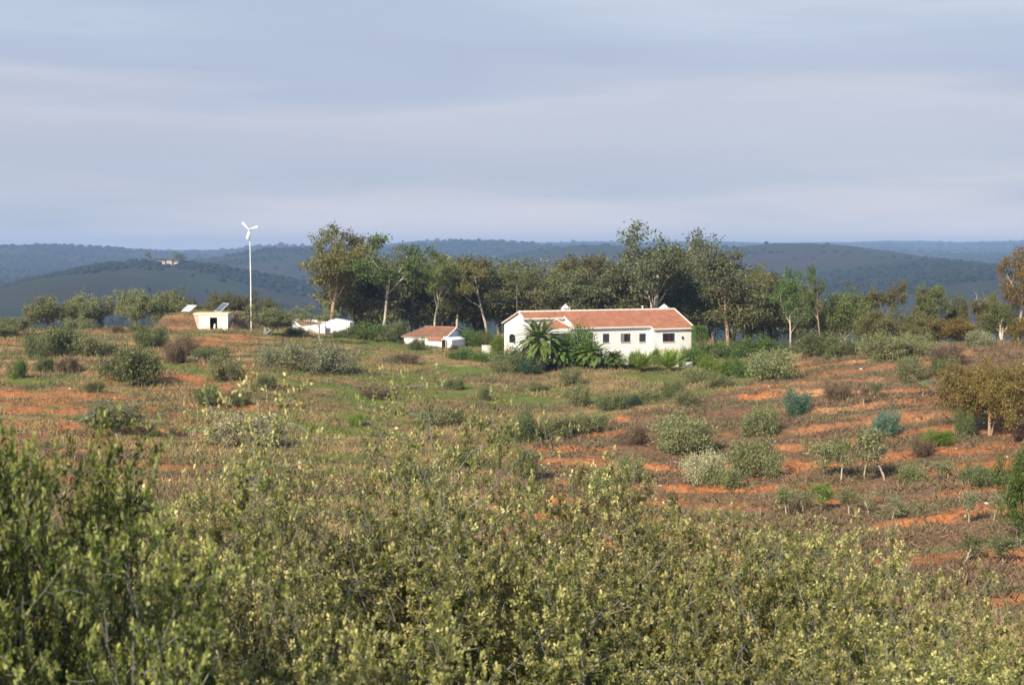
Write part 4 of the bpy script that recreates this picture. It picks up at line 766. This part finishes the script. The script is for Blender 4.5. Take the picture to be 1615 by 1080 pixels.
# olive trees and the taller bushes on the left knoll and the slope
for row in [
 ('olive', 78, 468, 236, 66, 'l_olive', 'olive tree with a leaning crown, leftmost of the row on the knoll skyline'),
 ('olive', 114, 465, 238, 56, 'l_olive', 'olive tree second in the row on the knoll skyline, joined to its left neighbour'),
 ('olive', 166, 466, 240, 56, 'l_olive', 'flat-headed olive tree with a visible trunk standing alone on the knoll skyline'),
 ('olive', 212, 457, 238, 56, 'l_olive', 'full round olive tree on the knoll, left of the one beside the solar panel'),
 ('olive', 254, 462, 240, 56, 'l_olive', 'olive tree on the knoll just left of the pale solar panel'),
 ('olive', 276, 455, 244, 34, 'l_dark', 'darker olive tree behind the pale solar panel, topping its neighbours'),
 ('olive', 300, 470, 248, 38, 'l_dark', 'dark olive tree peeping out right behind the pale solar panel'),
 ('olive', 20, 500, 215, 66, 'l_olive', 'wide olive tree at the left edge below the skyline'),
 ('olive', -12, 508, 206, 46, 'l_olive', 'olive tree cut off by the left edge of the view'),
 ('olive', 414, 485, 214, 82, 'l_olive', 'broad golden-green olive tree with a dark trunk right of the turbine pole'),
 ('olive', 184, 636, 118, 104, 'l_silver', 'lone silver-green olive tree with a forked pale trunk on the left slope'),
 ('bush', 444, 543, 172, 84, 'l_silver', 'left one of the two big silvery bushes in the grass below the turbine'),
 ('bush', 500, 541, 170, 92, 'l_silver', 'right one of the two big silvery bushes, with dark stems showing'),
 ('bush', 388, 648, 116, 118, 'l_pale', 'very pale cream-leaved bushy tree on the left slope behind the oak twigs'),
 ('bush', 692, 644, 136, 86, 'l_olive', 'wide grey-green bush in the middle of the meadow'),
 ('olive', 1350, 566, 168, 1, 'l_olive', None)]:
    key, px, top, d, w_, leaf, lab = row
    if lab: plant_px(key, 'olive_tree', px, top, d, w_, leaf, 'bark_grey', lab, 'tree', 'olive trees and silvery bushes of the slope')
plant_px('umb', 'slim_tree', 505, 476, 208, 54, 'l_olive', 'bark_grey', 'slim tree with a thin straight stem in front of the white outbuilding', 'tree')
for px, top, d, w_, leaf, lab in [
 (345, 461, 262, 46, 'l_eucrust', 'brownish tree behind the dark solar panel'), (376, 463, 264, 46, 'l_eucrust', 'reddish brown tree just left of the turbine pole'), (420, 470, 262, 40, 'l_eucrust', 'low brownish tree right behind the turbine pole'), (322, 478, 256, 30, 'l_euc', 'small olive tree between the two solar panels')]:
    plant_px('multi', 'scrub_tree', px, top, d, w_, leaf, 'bark_grey', lab, 'tree', 'low trees on the far side of the knoll')

# bushes: centre px, top py, bottom py, width px, leaf, label
SH = [
 (198, 546, 606, 88, 'l_dark', 'large dull green bush on the left slope below the olive row', 'l_dk'),
 (238, 512, 548, 62, 'l_dark', 'dark green spreading bush left of the earth mound', ''),
 (217, 511, 524, 20, 'l_dark', 'tiny dark bush on the bright grass near the knoll top', ''), (186, 512, 526, 18, 'l_heath', 'small brownish tussock bush on the knoll top', ''),
 (358, 560, 600, 54, 'l_olive', 'mid green bush between the shed and the silvery bushes', ''), (297, 528, 560, 34, 'l_heath', 'reddish brown bush below the earth mound', ''),
 (276, 538, 572, 34, 'l_heath', 'brown dry bush left of the reddish one under the mound', ''), (334, 545, 566, 42, 'l_dark', 'low dark bush in front of the shed', ''),
 (28, 565, 596, 26, 'l_green', 'small round green bush near the left edge of the slope', ''), (94, 512, 562, 62, 'l_dark', 'green bush under the leftmost olive of the skyline', ''),
 (134, 522, 560, 58, 'l_olive', 'grey-green bush under the second olive of the skyline', ''), (58, 522, 566, 44, 'l_dark', 'dark bush between the left edge olive and the skyline row', ''),
 (122, 500, 520, 34, 'l_olive', 'small bush between the skyline olives', ''), (70, 560, 590, 30, 'l_dark', 'small dark bush left of the large dull green one', ''), (170, 536, 556, 30, 'l_olive', 'low grey bush above the large dull green one', ''),
 (104, 560, 590, 30, 'l_heath', 'dry brown bush in the left heath', ''), (150, 600, 620, 26, 'l_dark', 'little dark bush on the bare patch of the left slope', ''),
 (468, 515, 540, 34, 'l_dark', 'dark bush left of the slim tree stem', ''), (538, 520, 545, 30, 'l_dark', 'dark bush right of the slim tree stem', ''), (580, 508, 530, 60, 'l_green', 'low green hedge-like bush right of the white outbuilding', ''),
 (622, 506, 532, 40, 'l_dark', 'dull bush at the foot of the round-headed eucalyptus', ''), (658, 532, 552, 24, 'l_dark', 'small dark green bush under the cottage eaves', ''), (626, 534, 556, 30, 'l_olive', 'grey bush left of the cottage', ''),
 (715, 543, 552, 14, 'l_heath', 'little brown bush against the cottage annexe', ''), (744, 518, 554, 34, 'l_green', 'dense dark green shrub right beside the cottage', ''), (770, 522, 552, 40, 'l_dark', 'dull green shrub behind the low whitewashed wall', ''),
 (787, 526, 560, 26, 'l_lime', 'bright green shrub below the left corner of the farmhouse', ''), (735, 550, 566, 52, 'l_green', 'low trimmed hedge in front of the cottage shrub', ''), (765, 556, 570, 44, 'l_green', 'low trimmed hedge left of the farmhouse gate pillar', ''),
 (812, 548, 585, 56, 'l_dark', 'dull grey-green bush in front of the gate pillars', ''), (838, 560, 590, 46, 'l_blue', 'dark bluish bush at the foot of the tallest palm', ''), (790, 566, 588, 34, 'l_olive', 'grey bush left of the bluish one', ''),
 (862, 566, 592, 34, 'l_olive', 'low bush with dead flower stalks beneath the second palm', ''), (902, 560, 592, 44, 'l_blue', 'dark green bush filling the shade between the second and third palm', ''),
 (915, 514, 560, 62, 'l_green', 'tall glossy green shrub in front of the recess of the farmhouse', ''), (955, 570, 596, 36, 'l_dark', 'dark bush between the third and fourth palm', ''), (900, 578, 606, 40, 'l_olive', 'grey-green bush in the grass below the palms', ''),
 (992, 580, 600, 24, 'l_green', 'low dark green bush left of the first young palm', ''), (1003, 552, 580, 22, 'l_green', 'upright green shrub against the white terrace wall', ''), (1036, 548, 582, 22, 'l_green', 'dark climbing shrub right of the tall white pillar', ''),
 (1077, 550, 585, 52, 'l_green', 'round clipped green shrub in front of the cream wall', ''), (1092, 548, 578, 36, 'l_green', 'green shrub at the foot of the tall hedge', ''), (1118, 545, 585, 50, 'l_dark', 'dull shrub right of the tall hedge', ''),
 (1150, 538, 582, 60, 'l_green', 'big green garden shrub under the tall slim eucalyptus', ''), (1188, 530, 575, 56, 'l_green', 'dark green shrub in the garden behind the ploughed slope', ''), (1132, 560, 596, 50, 'l_lime', 'bright green shrub right of the short white wall', ''),
 (1168, 562, 596, 44, 'l_green', 'green shrub behind the crest of the ploughed slope', ''), (1215, 540, 570, 50, 'l_green', 'green shrub behind the big grey-green bush', ''), (1100, 578, 604, 50, 'l_olive', 'olive bush below the short white wall', ''),
 (1140, 588, 612, 46, 'l_olive', 'olive bush where the meadow meets the ploughed slope', ''), (1225, 553, 598, 84, 'l_olive', 'big grey-green bush on the crest right of the garden', ''), (1250, 548, 575, 46, 'l_dark', 'dark bush behind the big grey-green one', ''),
 (1354, 560, 588, 40, 'l_olive', 'upright grey-green bush on the orange crest', ''), (1290, 520, 552, 60, 'l_dark', 'dark bush under the umbrella-topped eucalyptus', ''), (1330, 530, 560, 50, 'l_dark', 'dull bush right of the umbrella-topped eucalyptus', ''),
 (1254, 613, 656, 40, 'l_teal', 'round blue-green bush on the ploughed slope', ''), (1200, 636, 686, 56, 'l_olive', 'rounded olive bush left below the blue-green one', ''), (1080, 652, 716, 76, 'l_olive', 'largest rounded grey-green bush on the ploughed slope', ''),
 (1192, 690, 752, 80, 'l_olive', 'wide olive bush below the rounded ones on the ploughed slope', ''), (1112, 712, 762, 66, 'l_pale', 'pale yellowish flowering bush below the largest rounded bush', ''), (1136, 735, 775, 50, 'l_olive', 'low grey-green bush beside the pale flowering one', ''),
 (1398, 645, 690, 46, 'l_teal', 'pale blue-green bush behind the upper row of saplings', ''), (1322, 604, 630, 30, 'l_heath', 'brown dry bush right of the blue-green round one', ''), (1480, 676, 700, 46, 'l_lime', 'bright green low bush left of the reddish trees', ''),
 (1495, 585, 606, 26, 'l_olive', 'small olive bush among the upper orange strips', ''), (1440, 562, 600, 46, 'l_olive', 'loose grey bush on the upper orange strips', ''), (1490, 560, 596, 40, 'l_dark', 'dark bush left of the reddish trees on the crest', ''),
 (1400, 522, 565, 60, 'l_olive', 'grey-green sapling clump on the crest under the flat-topped eucalyptus', ''), (1450, 525, 565, 50, 'l_olive', 'grey bush on the crest below the broad yellow-brown one', ''), (1546, 520, 548, 40, 'l_silver', 'pale grey bush on the crest near the right edge', ''), (1500, 545, 575, 60, 'l_heath', 'brown heath bush on the crest', ''), (1520, 640, 690, 30, 'l_dark', 'dark bush at the foot of the reddish trees', ''),
 (825, 645, 702, 40, 'l_dark', 'dark green bush between meadow and ploughed slope', ''), (870, 652, 696, 58, 'l_olive', 'grey-green bush right next to the dark meadow-edge bush', ''), (905, 650, 690, 44, 'l_olive', 'olive bush, rightmost of the three at the meadow edge', ''),
 (825, 704, 756, 44, 'l_olive', 'rounded olive bush on bare orange soil in the middle', ''), (728, 700, 736, 60, 'l_dark', 'dark scrubby bush below the wide meadow bush', ''), (636, 722, 762, 52, 'l_dark', 'dark olive bush left below the wide meadow bush', ''),
 (562, 650, 672, 24, 'l_lime', 'small fresh green bush alone in the meadow', ''), (715, 595, 615, 30, 'l_dark', 'small dark bush in the dry grass below the cottage', ''), (765, 610, 630, 28, 'l_dark', 'small dark bush in the meadow below the farmhouse garden', ''),
 (640, 556, 572, 36, 'l_heath', 'dry purplish brown bush below the cottage', ''), (600, 610, 628, 40, 'l_heath', 'dry brown bush in the middle of the meadow', ''), (850, 600, 616, 34, 'l_olive', 'low grey bush below the bluish one', ''), (915, 605, 640, 44, 'l_olive', 'grey-green bush in the meadow below the third palm', ''),
 (965, 620, 648, 44, 'l_dark', 'dark bush at the tip of the ploughed slope', ''), (998, 620, 640, 26, 'l_blue', 'small very dark green bush below the first young palm', ''), (1022, 608, 636, 30, 'l_olive', 'upright grey bush below the young palms', ''), (1062, 600, 632, 40, 'l_dark', 'dark green bush below the second young palm', ''),
 (1088, 612, 640, 40, 'l_olive', 'grey bush right of the dark green one under the young palms', ''), (940, 650, 680, 44, 'l_olive', 'low olive bush on the left tip of the ploughed slope', ''), (995, 715, 760, 50, 'l_olive', 'olive bush above the foreground oaks near the middle', ''), (960, 740, 790, 60, 'l_olive', 'grey-green bush just behind the middle oak scrub', ''),
 (1000, 670, 700, 40, 'l_heath', 'brown dead bush left of the largest rounded one', ''), (420, 590, 612, 30, 'l_dark', 'small dark bush below the left silvery bush', ''), (330, 606, 640, 40, 'l_dark', 'dark scrub bush among the left orange patches', ''), (375, 620, 640, 44, 'l_dark', 'low dark bush above the cream-leaved one', ''),
 (1540, 730, 765, 44, 'l_dark', 'dark bush left of the dense green bush at the right edge', ''), (1590, 760, 770, 30, 'l_dark', 'low scrap of bush below the reddish trees', ''), (1435, 730, 765, 44, 'l_olive', 'grey bush between the sapling rows', ''), (1452, 690, 720, 34, 'l_heath', 'brown bush below the bright green low one', ''),
 (1610, 706, 858, 68, 'l_green', 'tall dense green bush cut by the right edge', ''), (1320, 690, 712, 40, 'l_olive', 'grey-green bush behind the upper sapling row', ''),
]
for px, top, bot, w_, leaf, lab, _x in SH:
    if bot < 560 or (px > 1100 and bot < 590): d = {True: 205, False: 222}[px > 1100]
    else: d = None
    if d is None or px < 460: d = hit(px, bot)
    if 795 < px < 1170 and bot < 607 and bot >= 560: d = min(d, 189.5)
    if px > 1100 and bot < 590 and px < 1260: d = 204
    if 1260 <= px and bot < 580: d = min(hit(px, bot), 187)
    if 640 < px < 735 and bot < 560 and 'purplish' not in lab: d = 212.5
    if 840 < px < 1095 and 556 < bot < 601 and 'grass' not in lab: d = 190.4
    p = P(px, top, d); z = g1(p.x, d); h = max(.5, p.z-z)
    plant('multi' if px == 1610 else 'bush', 'shrub', p.x, d, h, w_/F*d, (px*.73) % 6.28, leaf, 'bark_grey', lab, 'shrub', 'bushes scattered over the slope and round the garden', parts=('stem', 'foliage'))
# clipped hedge column beside the house
p = P(1103, 515, 203); z = g1(p.x, 203); hd = empty('clipped_hedge', (p.x, 203, z), R(10), label='tall clipped dark green hedge standing against the right end of the farmhouse', cat='hedge')
r = np.random.RandomState(4); n = 5200; hx, hy, hz_ = 17/F*203/2, 1.1, p.z-z
u = r.uniform(-1, 1, (n, 3)); ax = r.randint(0, 3, n); u[np.arange(n), ax] = np.sign(u[np.arange(n), ax]); u = np.sign(u)*np.abs(u)**.9; q = u*np.array([hx, hy, hz_/2])*(1-.10*r.rand(n, 1))+np.array([0, 0, hz_/2])
V, fc, sz, col = cards(q, u*.6+r.normal(0, .6, (n, 3)), r.normal(0, 1, (n, 3)), .20*r.uniform(.6, 1.3, n), .10*r.uniform(.6, 1.3, n), r, r.rand(n)**2, r.rand(n))
link('foliage', mesh_np('foliage', V, fc, sz, col, [M['l_green']]), hd); MB().tube([(0, 0, -.2), (0, 0, hz_*.8)], [.12, .05], 6).build('stem', M['bark_brown'], hd)

# palms
def palm_mesh(seed, trunk_h, fl, nfr, up0, up1, droop, tr=.26):
    r = np.random.RandomState(seed); mb = MB()
    n = 14; mb.tube([(0.05*math.sin(i*.6), 0, -.2+(trunk_h+.3)*i/n) for i in range(n+1)], [tr*(1.15 if i % 2 else .95)*(1.25-.25*i/n) for i in range(n+1)], 10)
    bk = bpy.data.meshes.new('trunk'); bk.from_pydata(mb.v, [], mb.f); bk.materials.append(M['palmbark'])
    Ps, Ds, Ws, Ls_, Wd, c0 = [], [], [], [], [], []
    for k in range(nfr):
        a = k*2.39996+r.uniform(-.2, .2); el = up0+(up1-up0)*(k/nfr)**1.1+r.uniform(-.08, .08); el = R(el); L_ = fl*r.uniform(.85, 1.1); m = 30
        p = np.array([0, 0, trunk_h]); dr = np.array([cos(a)*cos(el), sin(a)*cos(el), sin(el)]); hor = np.array([-sin(a), cos(a), 0])
        for i in range(m):
            dr = dr+np.array([0, 0, -droop*(.4+1.2*i/m)/m]); dr /= np.linalg.norm(dr); q = p+dr*L_/m
            nrm = np.cross(hor, dr)
            Ps.append(p); Ds.append(dr); Ls_.append(L_/m*1.15); Wd.append(.05*(1-.6*i/m)); Ws.append(nrm); c0.append(.9 if i < 5 else .5)
            if i > 3:
                for s in (-1, 1):
                    Ps.append(p+dr*r.uniform(0, .02)); Ds.append(dr*.75+hor*s*.8-nrm*(-.15)+np.array([0, 0, -.12])); Ls_.append(fl*.2*math.sin(pi*(i/m*.8+.18))*r.uniform(.85, 1.1)); Wd.append(.075); Ws.append(nrm*1.0+hor*.2); c0.append(r.rand())
            p = q
    Ps = np.array(Ps); n = len(Ps); V, fc, sz, col = cards(Ps, np.array(Ds), np.array(Ws), np.array(Ls_), np.array(Wd), r, np.array(c0), r.rand(n), .1)
    return bk, mesh_np('crown', V, fc, sz, col, [M['l_palm']])
register('palm', *palm_mesh(1, 2.7, 2.4, 74, 80, -42, 1.7)); register('palm', *palm_mesh(2, 2.2, 2.3, 66, 80, -34, 1.6)); register('youngpalm', *palm_mesh(3, .35, 2.5, 30, 84, 34, .75, .2)); register('youngpalm', *palm_mesh(4, .35, 2.4, 28, 84, 38, .8, .2))
for key, px, top, bot, w_, leaf, vi, lab in [
 ('palm', 850, 503, 571, 68, 'l_palm', 0, 'tallest date palm with a thick trunk in front of the farmhouse'), ('palm', 884, 533, 582, 50, 'l_palm', 1, 'shaded palm right behind the tallest palm'),
 ('palm', 934, 537, 593, 60, 'l_palm', 1, 'palm with a reddish trunk left of the terrace windows'), ('palm', 969, 552, 588, 46, 'l_palm', 0, 'smaller palm just left of the two young fan-shaped palms'),
 ('youngpalm', 1012, 552, 591, 54, 'l_youngpalm', 0, 'young yellow-green palm fanning up from the ground, left one of the pair'), ('youngpalm', 1056, 549, 595, 52, 'l_youngpalm', 1, 'young yellow-green palm fanning up from the ground, right one of the pair')]:
    d = {850: 187.8, 884: 189, 934: 187, 969: 187.5, 1012: 185, 1056: 184}[px]
    p = P(px, top, d); z = g1(p.x, d); plant(key, 'palm_tree', p.x, d, p.z-z, w_/F*d, px % 6, leaf, 'palmbark', lab, 'palm tree', 'palms in front of the farmhouse', vi=vi)

# saplings planted along the terraces, reddish trees on the right
for k, (px, top, bot, w_, leaf, lab) in enumerate([
 (1300, 690, 752, 40, 'l_olive', 'low branching young tree at the left of the upper sapling row'), (1327, 694, 758, 40, 'l_olive', 'young tree second in the upper sapling row'), (1364, 680, 756, 46, 'l_olive', 'young tree third in the upper sapling row'), (1398, 672, 760, 50, 'l_olive', 'tallest young tree with a clear white stem at the right of the upper sapling row'),
 (1242, 764, 818, 36, 'l_olive', 'sapling at the left of the middle row'), (1268, 762, 814, 36, 'l_olive', 'sapling second from the left in the middle row'), (1294, 756, 812, 34, 'l_lime', 'fresh green sapling third in the middle row'), (1341, 766, 815, 34, 'l_olive', 'sapling fourth in the middle row'), (1372, 772, 812, 40, 'l_olive', 'low broad sapling fifth in the middle row'), (1406, 778, 820, 24, 'l_silver', 'thin grey sapling sixth in the middle row'),
 (1529, 770, 824, 30, 'l_silver', 'thin silvery sapling standing alone right of the middle row'), (1568, 772, 822, 26, 'l_silver', 'thin silvery sapling next to the dense green bush'), (1519, 840, 894, 34, 'l_dark', 'dark-headed sapling on the lowest orange strip'), (1584, 842, 892, 46, 'l_dark', 'dark-headed sapling nearest the right edge on the lowest strip'),
 (1377, 548, 566, 22, 'l_olive', 'small sapling on the crest left of the reddish trees'), (1424, 530, 570, 30, 'l_olive', 'sapling with a pale stem on the crest'), (1380, 600, 632, 26, 'l_olive', 'small sapling on the upper ploughed slope'), (1455, 590, 625, 34, 'l_olive', 'grey sapling on the upper orange strips'), (1486, 722, 760, 34, 'l_olive', 'sapling above the widest orange strip'),
 (1362, 608, 640, 18, 'l_heath', 'dead brown sapling on the upper ploughed slope')]):
    d = min(hit(px, bot), 186); p = P(px, top, d); z = g1(p.x, d)
    plant('sap', 'sapling', p.x, d, p.z-z, w_/F*d, px % 6.2, leaf, 'bark_white', lab, 'sapling', 'saplings planted along the terraces')
for px, top, bot, w_, lab in [(1530, 572, 688, 62, 'reddish brown tree at the right, left one of three'), (1562, 576, 690, 64, 'reddish brown tree at the right, middle one with several dark trunks'), (1600, 570, 694, 70, 'reddish brown tree at the right, half cut by the edge')]:
    d = hit(px, bot); p = P(px, top, d); z = g1(p.x, d)
    plant('multi', EUC, p.x, d, p.z-z, w_/F*d, px % 6.2, 'l_reddish', 'bark_pink', lab, 'tree', 'reddish trees on the right slope')
# trees of the far hill
for px, top, w_, lab in [(234, 394.5, 12, 'dark upright tree at the left of the distant farm'), (281, 396, 19, 'dark broad tree at the right of the distant farm')]:
    p = P(px, top, 2200); z = g1(p.x, 2200); plant('euc', 'distant_tree', p.x, 2200, p.z-z, w_/F*2200, 1, 'l_eucdark', 'bark_brown', lab, 'tree')

# ------------------------------------------------------------------ foreground oak scrub
OAK = [
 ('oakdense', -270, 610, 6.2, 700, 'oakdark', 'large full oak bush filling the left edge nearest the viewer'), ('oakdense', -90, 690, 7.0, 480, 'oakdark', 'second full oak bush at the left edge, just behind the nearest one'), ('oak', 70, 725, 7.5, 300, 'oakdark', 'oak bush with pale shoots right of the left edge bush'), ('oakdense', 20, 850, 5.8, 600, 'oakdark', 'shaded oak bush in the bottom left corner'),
 ('oak', 275, 880, 9.4, 330, 'oakyoung', 'rounded oak bush left below the sparse tall oak'), ('oak', 250, 960, 7.2, 460, 'oak', 'oak bush along the bottom edge, left of the lower middle'), ('oak', 415, 875, 10, 400, 'oak', 'oak bush at the bottom below the two tall shoots'),
 ('oak', 430, 1000, 7.2, 480, 'oakyoung', 'oak bush on the bottom edge left of the pale leafy shoot'), ('oak', 640, 1000, 7.0, 460, 'oakyoung', 'pale leafy oak bush sticking up from the bottom edge near the middle'),
 ('oaksparse', 345, 650, 11.5, 240, 'oakyoung', 'sparse tall oak with a bare slanting branch left of the middle'), ('oakshoot', 500, 590, 11.8, 130, 'oakyoung', 'single tall oak shoot with a leafy tip standing above all others'), ('oaksparse', 450, 740, 11, 240, 'oakyoung', 'sparse oak between the two tall shoots'),
 ('oak', 580, 815, 12, 440, 'oak', 'oak bush below and right of the single tall shoot'), ('oak', 725, 775, 12.4, 440, 'oak', 'oak bush in the middle with a bare white twig'), ('oak', 905, 805, 12.8, 440, 'oakyoung', 'oak bush in the middle right of the bare white twig'),
 ('oak', 830, 900, 10.8, 440, 'oak', 'darker oak bush in the lower middle'), ('oak', 1010, 862, 12.8, 420, 'oak', 'oak bush over the dark gap with trunks'), ('oak', 1130, 840, 13, 430, 'oakyoung', 'oak bush right of the middle with a long bare twig'),
 ('oak', 1345, 862, 12.4, 420, 'oakyoung', 'oak bush whose shoots cross the orange strips'), ('oak', 1250, 965, 9.4, 420, 'oak', 'lower right oak bush on the bottom edge'), ('oak', 1400, 972, 10, 400, 'oakyoung', 'oak bush right of the lower right one'), ('oak', 1510, 990, 10.6, 380, 'oakyoung', 'rightmost full oak bush at the bottom'),
 ('oak', 735, 708, 17, 300, 'oakyoung', 'farther oak bush with upright shoots in front of the orange soil'), ('oak', 960, 752, 18, 330, 'oakyoung', 'farther oak bush behind the middle, right one'),
 ('oak', 1090, 812, 18, 300, 'oak', 'farther oak bush below the pale flowering one'), ('oak', 1225, 850, 15.5, 300, 'oakyoung', 'farther oak bush in front of the left orange strip'),
 ('oak', 195, 850, 13, 260, 'oak', 'farther oak bush under the lone silver-green olive'), ('oak', 1600, 1030, 10, 240, 'oak', 'small oak bush in the bottom right corner'),
]
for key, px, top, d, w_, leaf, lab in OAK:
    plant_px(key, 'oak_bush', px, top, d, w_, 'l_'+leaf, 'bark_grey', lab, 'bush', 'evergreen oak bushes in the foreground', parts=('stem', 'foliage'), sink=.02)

# ------------------------------------------------------------------ air
hzm, t, o = newmat('valley_haze'); pv = N(t, 'ShaderNodeVolumePrincipled'); pv.inputs['Color'].default_value = (.42, .62, 1.0, 1); pv.inputs['Density'].default_value = 1.35e-4; pv.inputs['Anisotropy'].default_value = 0.0
t.links.new(pv.outputs[0], o.inputs['Volume'])
hz_o = MB().box(-17500, 17500, -400, 10700, -260, 104).build('haze', hzm); tag(hz_o, 'blue haze over the far valley', kind='stuff')
